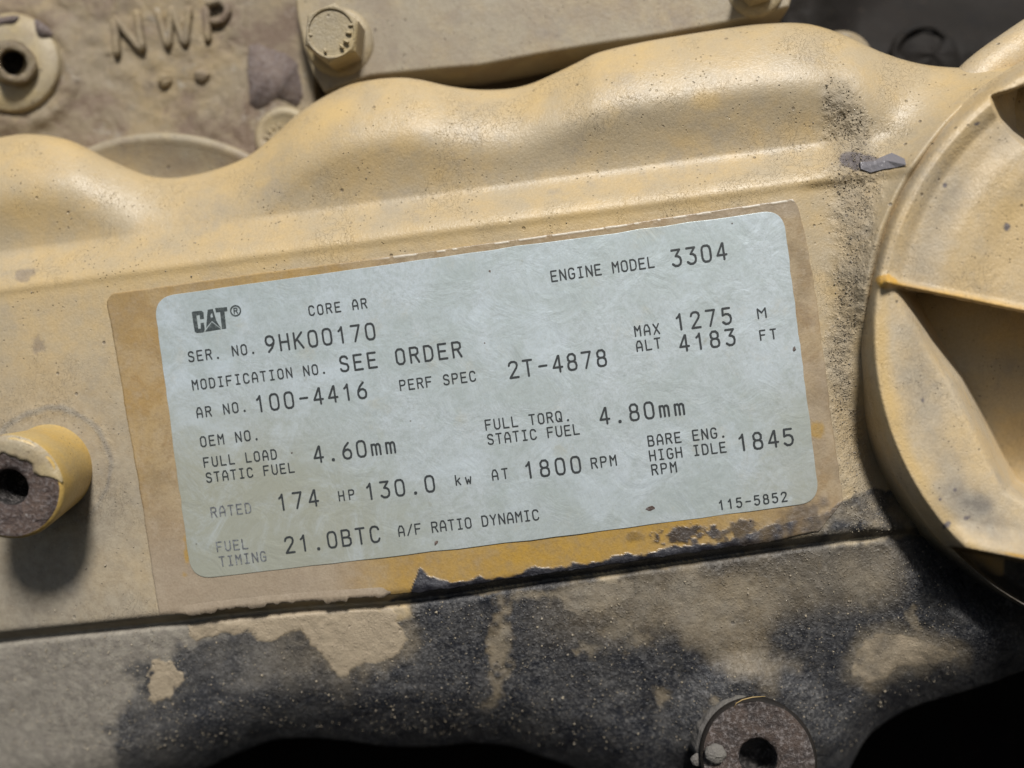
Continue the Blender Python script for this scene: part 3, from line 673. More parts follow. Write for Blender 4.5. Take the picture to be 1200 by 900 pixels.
LINES = [
 ('CORE AR', 363, 369.7, 430, 360.5, 11, 0), ('SER. NO.', 221.8, 423.9, 297, 413.6, 11.5, 0), ('9HK00170', 313, 412.5, 439.7, 396.6, 18.5, 0),
 ('MODIFICATION NO.', 226.5, 456.8, 380, 437, 11.2, 0), ('SEE ORDER', 400, 435.3, 541, 417.5, 17.5, 0), ('AR NO.', 231.6, 489.4, 287, 481.7, 11.5, 0),
 ('100-4416', 303, 482.4, 430, 465.7, 18.5, 0), ('PERF SPEC', 469.7, 457.4, 557.5, 446, 11.5, 0), ('ENGINE MODEL', 647, 329.6, 766.8, 312.8, 12, 0),
 ('3304', 789, 311.8, 851.5, 303, 18.5, 0), ('MAX', 745, 394, 773, 390.5, 11.5, 0), ('ALT', 747, 411.5, 774.5, 407.3, 11.5, 0), ('1275', 795, 386.3, 857.5, 378.4, 18, 0),
 ('4183', 798, 411.5, 861.8, 403.3, 18, 0), ('M', 889, 373, 898, 371.7, 11, 0), ('FT', 891.8, 398.6, 910, 396.3, 11, 0), ('2T-4878', 598, 443, 711, 428, 18.5, 0),
 ('OEM NO.', 236, 523.4, 301, 514.8, 11.5, 0), ('FULL LOAD', 239.8, 547.4, 324.3, 537.2, 11, 0), ('STATIC FUEL', 242.7, 565, 344.7, 552.8, 11, 0),
 ('4.60mm', 369.3, 541.8, 463.3, 529.9, 18.5, 0), ('RATED', 248.3, 606, 294.2, 600.4, 11.5, 1), ('174', 329, 597.8, 373, 592, 18.5, 0), ('HP', 398, 586.8, 415.5, 584.3, 11, 0),
 ('130.0', 432, 585, 509.6, 575.2, 18.5, 0), ('kw', 534.5, 568.6, 552.5, 566.1, 11.5, 0), ('FUEL', 254.9, 646.3, 290.3, 642.4, 11.2, 1), ('TIMING', 258.3, 663.6, 312, 657, 11.2, 1),
 ('21.0BTC', 335.7, 648, 445.3, 634.4, 18.5, 0), ('A/F RATIO DYNAMIC', 468, 628.3, 631.5, 608.6, 11.8, 0), ('FULL TORQ.', 570, 503.8, 666, 492.3, 11.5, 0),
 ('STATIC FUEL', 572.6, 520.7, 679, 508.3, 11.5, 0), ('4.80mm', 704.5, 496.9, 802, 485, 18.5, 0), ('BARE ENG.', 760.6, 522.4, 848, 511.8, 11.5, 0), ('HIGH IDLE', 762.4, 539.7, 851, 529.3, 11.5, 0),
 ('RPM', 765, 556.2, 793, 552.7, 11.5, 0), ('1845', 868.5, 528, 930, 520.7, 18.5, 0), ('AT', 577.8, 562.3, 595.5, 560, 11.5, 0), ('1800', 618.5, 560, 680.8, 552.8, 18.5, 0),
 ('RPM', 694, 548.8, 722.5, 545, 11.8, 0), ('115-5852', 844.3, 597, 922.3, 587, 10.5, 0)]
LH = 2.8
for txt, x0, y0, x1, y1, hgt, worn in LINES:
    n = len(txt)
    A = P(x0, y0, LH); B = P(x1, y1, LH); d = B - A; L_ = np.linalg.norm(d)
    # last glyph is 3.4 cells wide of a pitch of q cells
    big_ = hgt > 14
    size = hgt * 0.98 / 6
    end_w = {'.': 1.8}.get(txt[-1], 3.4) * size * 0.94
    gx = size * 0.94
    start_off = {'1': .7, 'I': .5}.get(txt[0], 0) * gx
    pitch = (L_ + start_off - end_w) / max(1, n - 1) if n > 1 else 0
    ex = d / L_
    if n == 1: gx = L_ / 3.4
    sl = np.array([-0.01, 0, 1.0])
    Vs, Fs = [], []
    for i, ch in enumerate(txt):
        if ch == ' ': continue
        o_ = A - ex * start_off + ex * pitch * i + sl * rs.uniform(-0.15, 0.15)
        v, f = ribbons(G[ch], o_, ex * gx, sl * size, (1.18 if big_ else 0.80) * (1.25 if ch == '.' else 1))
        b0 = len(Vs); Vs += v; Fs += [tuple(k + b0 for k in ff) for ff in f]
    o = mesh_obj('printed_text', Vs, Fs, M['ink_worn'] if worn else M['ink'], plate, smooth=False)
    o['label'] = ('large' if big_ else 'small') + ' print reading ' + txt

# maker's mark: block letters over a small triangle, and the registered sign
def flat_poly(px, py, lh=LH):
    return P(np.array(px, float), np.array(py, float), lh)
Z = lambda a, b: (180 + a / 7.5, 320 + b / 7.5)
def logo_polys():
    C = [(335, 345), (345, 338), (420, 330), (438, 345), (442, 400), (408, 404), (404, 366), (376, 370), (392, 490), (416, 487), (412, 440), (440, 436), (448, 480), (446, 512), (430, 520), (378, 525), (362, 515), (350, 450)]
    Al = [(475, 322), (520, 314), (552, 420), (590, 482), (512, 418), (462, 478), (468, 400)]
    Ah = None
    tri = [(452, 514), (512, 430), (592, 492)]
    T = [(540, 308), (645, 298), (648, 332), (622, 336), (638, 486), (600, 490), (584, 340), (548, 344)]
    return C, Al, tri, T
Vs, Fs = [], []
for poly in logo_polys():
    q = [Z(*p) for p in poly]; W_ = flat_poly([p[0] for p in q], [p[1] for p in q])
    # ear-safe: triangulate through mathutils
    from mathutils.geometry import tessellate_polygon
    tri = tessellate_polygon([[Vector((w[0], w[2], 0)) for w in W_]])
    b0 = len(Vs); Vs += list(W_); Fs += [tuple(k + b0 for k in t3) for t3 in tri]
mesh_obj('printed_logo', Vs, Fs, M['logo'], plate, smooth=False)['label'] = 'bold black CAT letters with a small triangle at the foot of the A'
# the small counter of the A in label colour
q = [Z(500, 372), Z(512, 350), Z(522, 388), Z(503, 392)]
W_ = flat_poly([p[0] for p in q], [p[1] for p in q], LH + 0.15)
mesh_obj('letter_counter', W_, [(0, 1, 2, 3)], M['label'], plate, smooth=False)
c0 = P(276, 364, LH); circ = [[(math.cos(2 * PI * k / 24), math.sin(2 * PI * k / 24)) for k in range(25)]]
EX = P(700, 300, LH) - P(600, 313.5, LH); EX /= np.linalg.norm(EX); EZ = np.array([0, 0, 1.0])
v, f = ribbons(circ, c0, EX * 5.9, EZ * 5.9, 0.75)
v2, f2 = ribbons(G['R'], c0 - EX * 1.9 - EZ * 3.0, EX * 1.15, EZ * 1.0, 0.6)
mesh_obj('printed_mark', v + v2, f + [tuple(k + len(v) for k in q_) for q_ in f2], M['logo'], plate, smooth=False)

# flecks of dirt on the label
def fleck(px, py, rx, ry, mat, rot=0, hh=LH):
    k = 12; an = np.linspace(0, 2 * PI, k, endpoint=False); r_ = rs.uniform(0.6, 1.15, k)
    ux = rx * np.cos(an) * r_; uy = ry * np.sin(an) * r_; c, s = math.cos(rot), math.sin(rot)
    W = P(px + ux * c - uy * s, py + ux * s + uy * c, hh); top = P(px, py, hh + min(rx, ry) * 0.5)
    return np.vstack([W, top[None]]), [(i, (i + 1) % k, k) for i in range(k)]
for (px, py, rx, ry, rot) in [(762, 596, 5.5, 3, -0.2), (511, 636, 2.2, 3.5, 0.5), (931, 409, 2, 3, 0.2), (574, 318, 1.6, 1.6, 0), (858, 262, 1.2, 1, 0), (342, 531, 1.2, 1.2, 0), (568, 402, 1.2, 1.0, 0), (880, 610, 1.4, 1, 0)]:
    v, f = fleck(px, py, rx, ry, M['rust'], rot, 2.35); mesh_obj('dirt_fleck', v, f, M['rust'], plate)

# ------------------------------------------------------------------ round cap at the right
rib1 = ((1034, 331), (1700, 468)); rib2 = ((1104, 636), (1700, 752)); rib3 = ((1158, 112), (1600, -20))
POCK = [(1038, 334), (1052, 366), (1078, 410), (1109, 454), (1131, 499), (1153, 545), (1173, 580), (1200, 596), (1260, 612), (1400, 632), (1560, 600), (1640, 540), (1660, 460)]
def line_dist(x, y, pts):
    d2_ = np.full(x.shape, 1e18)
    for (ax, ay), (bx, by) in zip(pts[:-1], pts[1:]):
        ex, ey = bx - ax, by - ay; t_ = np.clip(((x - ax) * ex + (y - ay) * ey) / (ex * ex + ey * ey), 0, 1)
        d2_ = np.minimum(d2_, (x - ax - t_ * ex) ** 2 + (y - ay - t_ * ey) ** 2)
    return np.sqrt(d2_)
def line_d(x, y, L):
    (ax, ay), (bx, by) = L; dx, dy = bx - ax, by - ay; n_ = math.hypot(dx, dy)
    return (-(x - ax) * dy + (y - ay) * dx) / n_, ((x - ax) * dx + (y - ay) * dy) / n_      # + below, along
def cap_height(x, y):
    r = np.hypot(x - CC[0], y - CC[1])
    e = CR - r                              # 0 at the outer edge
    h = 4 + 34 * sm(e / 17) ** 0.7
    up = sm((420 - y) / 160)
    h += -9 * sm((e - 26) / 16) * up + 6 * sm((e - 60) / 30) * up - 5 * sm((e - 105) / 35) * up
    h += -10 * sm((e - 22) / 90) * (1 - up)
    h += 2.5 * np.exp(-((e - 22) / 4) ** 2) * up
    base = h.copy()
    d1, a1 = line_d(x, y, rib1)
    sdp = -sdf(x, y, POCK); dB = line_dist(x, y, POCK)
    dep = np.interp(x, [1035, 1100, 1200, 1330], [50, 185, 300, 350])
    inside = sm(d1 / 4) * (sdp > 0)
    h = h - inside * dep * (1 - np.exp(-dB / 34)) * sm(dB / 45) * 1.6
    # lit strip climbing to the lower rib, then its pocket
    d2, a2 = line_d(x, y, rib2)
    h += 14 * sm(1 - np.abs(d2 + 3) / 30) * sm(a2 / 30) * (d2 < 4)
    h -= sm((d2 - 1) / 4) * sm(a2 / 10) * sm((e - 3) / 6) * np.minimum(190, 30 + a2 * 2.0)
    d3, a3 = line_d(x, y, rib3)
    P3 = [(1158, 112), (1162, 126), (1170, 142), (1183, 158), (1200, 172), (1240, 190), (1330, 200), (1480, 190), (1560, 100), (1500, 10)]
    s3 = -sdf(x, y, P3)
    h -= sm(d3 / 3) * (s3 > 0) * sm(line_dist(x, y, P3[:9]) / 12) * np.minimum(140, 40 + a3 * 2)
    # raised lip along the first rib
    h += 7 * np.exp(-((d1 + 2) / 4) ** 2) * sm(a1 / 8)
    h += 8 * np.exp(-(((x - 1040) / 11) ** 2 + ((y - 331) / 7) ** 2))
    h += 1.2 * fbm(x, y, 70, 3, 201)
    return h
rr_ = np.concatenate([np.arange(CR, CR - 60, -1.1), np.arange(CR - 60, 4, -1.8)])
aa_ = np.radians(np.concatenate([np.arange(-62, 92, 1.2), np.arange(92, 272, 0.24), np.arange(272, 298.5, 1.2)]))
RR, AA = np.meshgrid(rr_, aa_, indexing='ij')
CX = CC[0] + RR * np.cos(AA); CY = CC[1] + RR * np.sin(AA)
CH = cap_height(CX, CY)
z = np.zeros_like(CX)
d1, a1 = line_d(CX, CY, rib1); d2, a2 = line_d(CX, CY, rib2)
ee = CR - RR
cm = {'grime': z + 0, 'bare': z + 0, 'rough': z + 0.02, 'chip': z + 0, 'dirt': z + 0, 'yellow': z + 0, 'orange': z + 0}
cm['orange'] = np.clip(np.exp(-((d1 + 1.5) / 3.2) ** 2) * sm(a1 / 6) * (0.75 + 0.3 * fbm(CX, CY, 30, 3, 211)) + blob(CX, CY, 1040, 330, 13, 8, 0.1, 0.2, 8, 0.2, 212) + np.exp(-((d2 + 2) / 2) ** 2) * sm((a2 - 60) / 30) * (d2 < -0.5), 0, 1)
cm['yellow'] = np.clip(sm(1 - np.abs(ee - 22) / 16) * 0.9 * sm((CY - 260) / 150) + 0.3 * fbm(CX, CY, 60, 4, 213) + sm((CX - 1130) / 60) * sm(1 - np.abs(CY - 240) / 60) * 0.4, 0, 1)
cm['dirt'] = np.clip(sm(1 - np.abs(ee - 62) / 35) * 0.75 * (0.6 + 0.5 * fbm(CX, CY, 50, 4, 214)) + blob(CX, CY, 1130, 600, 36, 30, 0, 0.4, 30, 0.7, 215) * 0.5, 0, 0.9)
chip = z + 0
for (bx, by, r1, r2) in [(1081, 469, 2.4, 3), (1110, 615, 6, 3.5), (1133, 607, 5, 2.5), (1107, 217, 2.4, 2.4), (1180, 266, 5, 4), (1119, 574, 2, 2), (1102, 585, 1.6, 1.6), (1145, 145, 3, 1.6), (1172, 412, 3, 3)]:
    chip = np.maximum(chip, blob(CX, CY, bx, by, r1, r2, -0.4, 0.3, 5, 0.3, 216))
cm['chip'] = chip
cm['grime'] = np.clip(sm(1 - (ee - 10) / 16) * sm((CY - 610) / 60) * 0.85 + blob(CX, CY, 1150, 592, 22, 12, 0.5, 0.5, 16, 0.9, 217) * 0.3, 0, 1)  # lower rim darkened: its shade painted into the colour, plus one small dark patch
CV = P(CX, CY, CH)
wall = [CV[0] + np.array([0, k, 0]) for k in (120, 60, 25, 8)]
CVV = np.concatenate([np.array(wall), CV])
padw = lambda a: np.concatenate([np.repeat(a[:1], 4, 0), a])
cap = thing('ribbed_casting', 'large round tan cast cap with deep pockets between ribs, at the right of the nameplate', 'casting cap', P(1376, 391, 0))
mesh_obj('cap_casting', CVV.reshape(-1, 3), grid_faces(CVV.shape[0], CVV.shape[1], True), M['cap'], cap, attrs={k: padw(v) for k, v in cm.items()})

# ------------------------------------------------------------------ spacer posts
def spacer(name, label, base_px, tip_px, h0, h1, rb, rt, rhole, body_mat, face_mat, chips):
    A = P(base_px[0], base_px[1], h0); B = P(tip_px[0], tip_px[1], h1); ax = B - A; Ln = np.linalg.norm(ax)
    t_ = thing(name, label, 'spacer', A, 'steel spacer posts standing on the cover')
    rs_ = np.random.RandomState(int(base_px[0]))
    prof = [(rb + 5, -12), (rb + 1.5, 0), (rb, 6), ((rb + rt) / 2, Ln * 0.5), (rt, Ln - 6), (rt - 1, Ln - 2.5), (rt - 4, Ln - 0.5)]
    v, f = lathe(A, ax, prof, 96); mesh_obj('sleeve', v, f, body_mat, t_)
    w = lambda an, j: 0.006 * math.sin(5 * an + j) + 0.004 * math.sin(13 * an)
    prof = [(rt - 4, Ln - 0.6), (rt - 10, Ln), (rhole + 8, Ln), (rhole + 2, Ln - 1), (rhole, Ln - 4)]
    v, f = lathe(A, ax, prof, 96, w); mesh_obj('end_face', v, f, face_mat, t_)
    prof = [(rhole, Ln - 3.8)]
    for k in range(14): prof += [(rhole - (1.6 if k % 2 else 0), Ln - 5 - k * 3.2)]
    prof += [(rhole, Ln - 60), (0.1, Ln - 62)]
    v, f = lathe(A, ax, prof, 48); mesh_obj('threaded_hole', v, f, M['hole'], t_)
    return t_, A, ax / Ln, Ln
sp1, A1, ax1, L1 = spacer('spacer_post', 'yellow sided spacer post with rusty chipped end, left of the nameplate', (61, 549), (10, 572), -4, 92, 51, 58.5, 20, M['yellow'], M['rust'], True)
# paint still clinging to the post end: a curled shell reaching over the rim, upper part
def arc_shell(A, ax, Ln, r0, r1, a0, a1, mat, parent, name, lift=0.9, seed=3):
    a = np.cross(ax, [0, 0, 1.0]); a /= np.linalg.norm(a); b = np.cross(ax, a)
    rsx = np.random.RandomState(seed); n_ = 60; V = []; an = np.linspace(a0, a1, n_)
    inner = r0 + 7 * np.array([fbm(np.array([k * 1.0]), np.array([0.0]), 9, 3, seed)[0] for k in range(n_)])
    edge = np.clip(np.minimum(np.arange(n_), n_ - 1 - np.arange(n_)) / 6.0, 0.02, 1); inner = r1 - (r1 - inner) * edge
    for j in range(6):
        f_ = j / 5
        for k in range(n_):
            r = inner[k] + (r1 - inner[k]) * f_
            hgt = Ln + lift - (4.0 * max(0, f_ - 0.7) / 0.3 if f_ > 0.7 else 0)
            V.append(A + ax * hgt + r * (math.cos(an[k]) * a + math.sin(an[k]) * b))
    for k in range(n_): V.insert(k, A + ax * (Ln - 0.5) + (inner[k] + 0.3) * (math.cos(an[k]) * a + math.sin(an[k]) * b))
    return mesh_obj(name, np.array(V), grid_faces(7, n_), mat, parent)
def ang_of(A, ax, px, py, h):
    a = np.cross(ax, [0, 0, 1.0]); a /= np.linalg.norm(a); b = np.cross(ax, a); w = P(px, py, h) - A
    return math.atan2(w @ b, w @ a)
g0 = ang_of(A1, ax1, -40, 540, 92); g1 = ang_of(A1, ax1, 66, 566, 92)
if g1 < g0: g0, g1 = g1, g0
if g1 - g0 > PI: g0, g1 = g1, g0 + 2 * PI
arc_shell(A1, ax1, L1, 38, 58.5, g0, g1, M['bolt'], sp1, 'clinging_paint', 1.0, 5)
sp2, A2, ax2, L2 = spacer('spacer_post', 'dark grime coated spacer post with open hole, at the bottom edge below the nameplate', (878, 874), (889, 889), -80, -4, 66, 67, 22, M['oily'], M['grime_face'], False)
# caked dirt on the side of the lower post
t = paint_material('caked_grey_dirt', base=(0.17, 0.16, 0.14), dust=(0.14, 0.13, 0.12), grey=(0.08, 0.08, 0.08), rough=0.8, bumpy=2.5)
a = np.cross(ax2, [0, 0, 1.0]); a /= np.linalg.norm(a); b = np.cross(ax2, a)
g = [ang_of(A2, ax2, 790, 900, -30), ang_of(A2, ax2, 880, 770, -30)]
if g[1] < g[0]: g = g[::-1]
if g[1] - g[0] > PI: g = [g[1], g[0] + 2 * PI]
an = np.linspace(g[0], g[1], 70); V = []
for j in range(26):
    for k in range(70):
        f_ = j / 25; e_ = sm(np.array([min(k, 69 - k) / 12.0]))[0] * sm(np.array([min(j, 25 - j) / 4.0]))[0]
        r = 67.0 - 1.0 * f_ + (1 - f_) * 14 * e_ + e_ * (3.0 + 2.2 * fbm(np.array([k * 1.0]), np.array([j * 1.0]), 5, 3, 9)[0]) - 0.8
        V.append(A2 + ax2 * (2 + f_ * (L2 - 8)) + r * (math.cos(an[k]) * a + math.sin(an[k]) * b))
mesh_obj('caked_dirt', np.array(V), grid_faces(26, 70), t, sp2)
def lump(c, r, mat, name, parent, seed=1, flat=0.55):
    u = np.linspace(0, PI, 22); v = np.linspace(0, 2 * PI, 40); U, W = np.meshgrid(u, v, indexing='ij')
    n_ = 1 + 0.2 * fbm(np.cos(W) * 20 + 50 + U * 11, np.sin(W) * 20 + 50, 12, 4, seed)
    X_ = c[0] + r * n_ * np.sin(U) * np.cos(W); Z_ = c[2] + r * n_ * np.sin(U) * np.sin(W); Y_ = c[1] - r * flat * n_ * np.cos(U)
    return mesh_obj(name, np.stack([X_, Y_, Z_], -1).reshape(-1, 3), grid_faces(22, 40, True), mat, parent)
lump(P(838, 884, -2), 12, t, 'dirt_lump', sp2, 3); lump(P(818, 890, -22), 8, t, 'dirt_lump', sp2, 4)
t2 = NT('bright_yellow_sliver'); t2.b.inputs['Base Color'].default_value = (0.34, 0.24, 0.10, 1)
pth = [P(860, 829, -6), P(863, 824, -5), P(870, 820, -4), P(882, 817, -4), P(897, 816, -5)]
v, f = sweep(pth, [0.3, 0.6, 0.7, 0.6, 0.3], 6); mesh_obj('paint_sliver', v, f, t2.m, sp2)

# ------------------------------------------------------------------ engine block behind
HB = -135.0
block = thing('engine_block', 'rough tan engine block casting with raised letters N W P above the cover', 'engine block', P(150, 200, HB))
gx_, gy_ = np.meshgrid(np.arange(-420, 372, 3.0), np.arange(-320, 420, 3.0))
gh = HB + 5 * fbm(gx_, gy_, 60, 4, 301) + 3.0 * fbm(gx_, gy_, 14, 3, 302)
strip = sm((gx_ - 284 - 0.02 * gy_) / 8); gh = gh * (1 - strip) + (HB - 5 + 1.0 * fbm(gx_, gy_, 60, 3, 303)) * strip
hal = np.hypot(gx_ - 18, gy_ - 76); gh += 7 * sm(1 - np.abs(hal - 66) / 22)
BV = P(gx_, gy_, gh); sk = BV[:, -1:] + np.array([0, 200, 0]); BV = np.concatenate([BV, sk], 1)
mesh_obj('block_face', BV.reshape(-1, 3), grid_faces(BV.shape[0], BV.shape[1], True), M['cast'], block)
def letter(strokes, name, r=6.0, lab=None):
    Vs, Fs = [], []
    for st in strokes:
        q = spline(st, 24) if len(st) > 2 else np.linspace(st[0], st[1], 8)
        v, f = sweep(P(q[:, 0], q[:, 1], np.full(len(q), HB + 4)), [r * 0.7] + [r] * (len(q) - 2) + [r * 0.7], 12)
        b0 = len(Vs); Vs += v; Fs += [tuple(k + b0 for k in ff) for ff in f]
    o = mesh_obj(name, Vs, Fs, M['cast'], block); o['label'] = lab
letter([[(137, 66), (134, 22)], [(134, 20), (167, 60)], [(167, 60), (160, 12)]], 'raised_letter', 5.5, 'raised cast letter N')
letter([[(184, 10), (197, 56)], [(197, 56), (201, 8)], [(201, 8), (217, 54)], [(217, 54), (222, 8)]], 'raised_letter', 5.0, 'raised cast letter W')
letter([[(244, 50), (241, 8)], [(241, 6), (258, 2), (267, 12), (260, 24), (246, 26)]], 'raised_letter', 5.5, 'raised cast letter P')
for (px, py, r) in [(193, 95, 10), (237, 89, 10)]:
    lump(P(px, py, HB + 3), r, M['cast'], 'raised_dot', block, int(px), 0.8)
# chipped patch of primer on the smooth strip
pq = np.array([(291, 54), (302, 50), (318, 58), (335, 63), (349, 74), (352, 92), (354, 112), (346, 124), (334, 118), (324, 114), (312, 122), (300, 127), (290, 120), (290, 90), (291, 54)], float)
pp = np.concatenate([pq[i] + (pq[i + 1] - pq[i]) * np.linspace(0, 1, 12, endpoint=False)[:, None] for i in range(len(pq) - 1)] + [pq[-1:]])
ch_ = np.array([fbm(np.array([p[0]]), np.array([p[1]]), 14, 4, 5)[0] for p in pp]); pp = pp + np.stack([ch_, ch_], 1) * 3
v, f = prism(pp[:-1], HB - 9, HB - 3.2, 0); mesh_obj('bare_primer_patch', v, f, M['primer'], block)

# flat machined plate across the top
pl = thing('side_plate', 'long flat greyish tan plate running along the top behind the cover', 'metal plate', P(640, 40, -100))
edge = [(343, -330), (344, -20), (348, 20), (356, 55), (366, 85), (380, 108), (433, 89), (500, 82), (560, 77), (640, 62), (700, 52), (780, 40), (854, 26), (925, 8), (945, -60), (960, -330)]
v, f = prism(edge, -175, -100, 4); mesh_obj('plate_body', v, f, M['plate_paint'], pl, smooth=False)

def hexbolt(name, label, c, R, h0, h1, wr, wc, marks, rot=0.0):
    t_ = thing(name, label, 'bolt', P(wc[0], wc[1], h0), 'painted bolts on the engine')
    A = P(wc[0], wc[1], h0); B = P(c[0], c[1], h1); ax = B - A; Ln = np.linalg.norm(ax); ax = ax / Ln
    v, f = lathe(A, ax, [(wr, -6), (wr, 3), (wr - 1.5, 6), (R * 0.95, 8), (R * .6, 8)], 64); mesh_obj('washer', v, f, M['bolt'], t_)
    a = np.cross(ax, [0, 0, 1.0]); a /= np.linalg.norm(a); b = np.cross(ax, a)
    k_ = 48; V = []
    def hexr(an):
        w = ((an - rot) % (PI / 3)) - PI / 6; return math.cos(PI / 6) / math.cos(w)
    prof = [(1.0, 7, 1), (1.0, Ln - 9, 1), (1.0, Ln - 4.5, 1), (0.93, Ln - 1.5, .6), (0.86, Ln, .2), (0.80, Ln - .2, 0), (0.76, Ln - 2.2, 0), (0.3, Ln - 2.4, 0), (0.0, Ln - 2.4, 0)]
    for s_, h_, hx in prof:
        for k in range(k_):
            an = 2 * PI * k / k_; rr = R * s_ * (hexr(an) * hx + (1 - hx) * 0.97); V.append(A + ax * h_ + rr * (math.cos(an) * a + math.sin(an) * b))
    i = np.arange(len(prof) * k_).reshape(-1, k_); i2 = np.concatenate([i, i[:, :1]], 1)
    f = np.stack([i2[:-1, :-1].ravel(), i2[1:, :-1].ravel(), i2[1:, 1:].ravel(), i2[:-1, 1:].ravel()], 1)
    o = mesh_obj('hex_head', V, f, M['bolt'], t_, smooth=True)
    try:
        o.data.set_sharp_from_angle(angle=radians(28))
    except Exception: pass
    for (x0, y0, x1, y1) in marks:
        q = np.linspace((x0, y0), (x1, y1), 5); hh = h1 - 1.5
        v, f = sweep(P(q[:, 0], q[:, 1], np.full(5, hh)), [1.0, 1.8, 2.0, 1.8, 1.0], 8); mesh_obj('raised_mark', v, f, M['bolt'], t_)
    return t_
hexbolt('hex_bolt', 'large hex head bolt with raised dashes, at the upper left of the flat plate', (388, 38), 36, -100, -42, 43, (399, 51),
        [(408, 30, 414, 29), (405, 38, 412, 39), (402, 47, 409, 50), (398, 52, 403, 57), (361, 40, 366, 42), (380, 57, 382, 62)], rot=0.26)
hexbolt('hex_bolt', 'partly hidden bolt at the very top edge, on the right end of the flat plate', (889, -28), 26, -100, -60, 36, (885, -14), [], rot=0.1)
# small low bolt half hidden by the cover
sb = thing('small_bolt', 'small low round headed bolt peeping over the cover edge below the hex bolt', 'bolt', P(335, 160, HB), 'painted bolts on the engine')
Ab = P(336, 163, HB - 6); v, f = lathe(Ab, [0, -1, 0], [(40, -4), (40, 10), (37, 14), (30, 15), (28, 12.5), (1, 12.5)], 64); mesh_obj('bolt_head', v, f, M['bolt'], sb)
for an in (3.5, 3.9, 4.3, 4.7):
    c_ = P(330, 165, HB + 8); d_ = np.array([math.cos(an), 0, -math.sin(an)])
    v, f = sweep([c_ + d_ * 17, c_ + d_ * 20, c_ + d_ * 24], [1, 1.9, 1], 8); mesh_obj('raised_mark', v, f, M['bolt'], sb)

# washer with open tube, top left
ws = thing('tube_washer', 'round painted washer with a worn open tube in it, at the top left corner', 'washer', P(18, 76, HB))
Aw = P(18, 76, HB + 4)
v, f = lathe(Aw, [0, -1, 0], [(65, -6), (65, 9), (63, 12), (40, 13), (20, 13)], 80, lambda an, j: 0.006 * math.sin(3 * an)); mesh_obj('washer_ring', v, f, M['bolt'], ws)
Bw = P(15, 72, HB + 60)
ax = (Bw - Aw) / np.linalg.norm(Bw - Aw)
v, f = lathe(Aw, ax, [(31, 10), (30, 16), (27, 19), (27, 28), (25.5, 31), (27, 34), (26, 40), (24, 43), (17, 44), (15.5, 41), (15, 5), (0.1, 4)], 72); mesh_obj('tube', v, f, M['tube_metal'], ws)
v, f = lathe(Aw + ax * 4.5, ax, [(14.9, 20), (14.9, 1), (0.1, 1)], 40); mesh_obj('tube_bore', v, f, M['hole'], ws)
for poly in ([(40, 22), (47, 25), (57, 33), (61, 40), (55, 43), (46, 43), (42, 36)], [(-12, 22), (0, 20), (14, 18), (22, 19), (16, 27), (2, 28), (-10, 32)]):
    q = spline(poly + [poly[0]], 50)[:-1]; v, f = prism(q, HB + 15, HB + 17.8, 0); mesh_obj('paint_chip', v, f, M['primer'], ws)

# round housing between block and cover
hz = thing('round_housing', 'low round dusty housing whose rim shows behind the first dip of the cover', 'housing', P(200, 395, HB))
Ah = P(203, 395, HB); v, f = lathe(Ah, [0, -1, 0], [(262, 0), (262, 38), (260, 41), (256, 43), (250, 42.5), (247, 39), (120, 40), (1, 40)], 160)
mesh_obj('housing_body', v, f, M['plate_paint'], hz)

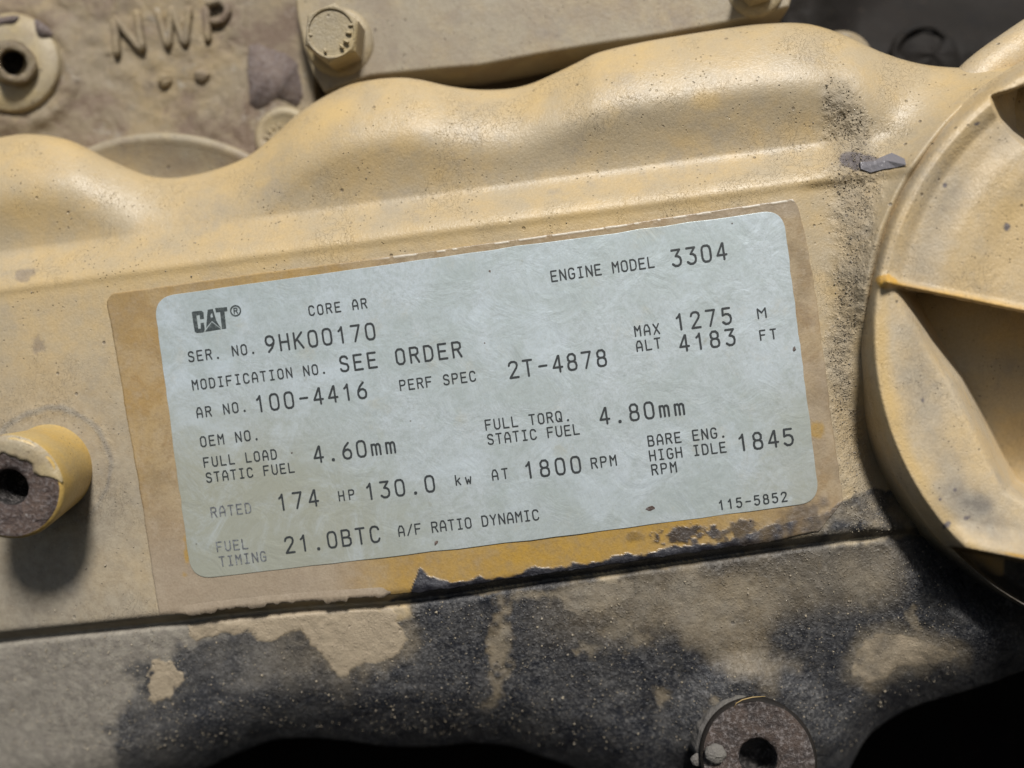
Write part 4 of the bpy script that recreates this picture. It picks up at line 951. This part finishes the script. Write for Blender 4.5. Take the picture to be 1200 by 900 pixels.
# dark oily part of the engine at the upper right, with hose clamp ring
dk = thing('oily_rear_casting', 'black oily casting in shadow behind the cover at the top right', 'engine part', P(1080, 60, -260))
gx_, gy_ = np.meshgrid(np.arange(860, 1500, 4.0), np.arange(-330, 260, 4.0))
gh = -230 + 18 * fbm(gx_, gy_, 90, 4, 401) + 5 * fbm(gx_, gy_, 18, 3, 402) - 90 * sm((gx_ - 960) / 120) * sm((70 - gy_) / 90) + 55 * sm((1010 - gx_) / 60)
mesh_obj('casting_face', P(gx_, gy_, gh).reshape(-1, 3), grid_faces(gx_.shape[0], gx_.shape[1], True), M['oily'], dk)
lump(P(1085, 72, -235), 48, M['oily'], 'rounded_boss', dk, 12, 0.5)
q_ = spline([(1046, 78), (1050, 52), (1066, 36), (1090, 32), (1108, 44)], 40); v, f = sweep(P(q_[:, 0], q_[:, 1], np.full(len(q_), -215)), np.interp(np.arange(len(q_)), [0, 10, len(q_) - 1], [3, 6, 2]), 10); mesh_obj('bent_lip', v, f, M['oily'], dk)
eb = thing('small_lug', 'small tan lug just showing over the cover edge right of the tallest wave', 'lug', P(985, 60, -150))
v, f = lathe(P(985, 72, -150), [0, -1, 0.15], [(44, -40), (42, 0), (38, 8), (30, 12), (1, 13)], 60); mesh_obj('lug_body', v, f, M['cast'], eb)
# pale pipe bend behind the cap
pb = [P(1125, 120, -60), P(1150, 92, -62), P(1190, 62, -66), P(1240, 30, -75), P(1330, -20, -90), P(1460, -80, -110)]
pp_ = spline(pb, 60); v, f = sweep(pp_, [28] * len(pp_), 32); o = mesh_obj('curved_pipe', v, f, M['cap'], None)
tag(o, 'pale tan curved pipe end rising behind the round cap at the right edge', 'pipe')

# brown dark recess wall behind plate and cover, and a near-black backdrop added for the shade behind everything
rc_ = [P(330, -200, -260), P(1000, -200, -260), P(1000, 330, -260), P(330, 330, -260)]
dark = paint_material('brown_recess', base=(0.10, 0.07, 0.04), dust=(0.08, 0.06, 0.04), grey=(0.06, 0.045, 0.03), rough=0.7, bumpy=2)
nx = np.linspace(330, 925, 110); ny = np.linspace(-250, 330, 80); gx_, gy_ = np.meshgrid(nx, ny)
o = mesh_obj('recess_wall', P(gx_, gy_, -215 + 8 * fbm(gx_, gy_, 60, 3, 501)).reshape(-1, 3), grid_faces(80, 110, True), dark, None); o['kind'] = 'structure'
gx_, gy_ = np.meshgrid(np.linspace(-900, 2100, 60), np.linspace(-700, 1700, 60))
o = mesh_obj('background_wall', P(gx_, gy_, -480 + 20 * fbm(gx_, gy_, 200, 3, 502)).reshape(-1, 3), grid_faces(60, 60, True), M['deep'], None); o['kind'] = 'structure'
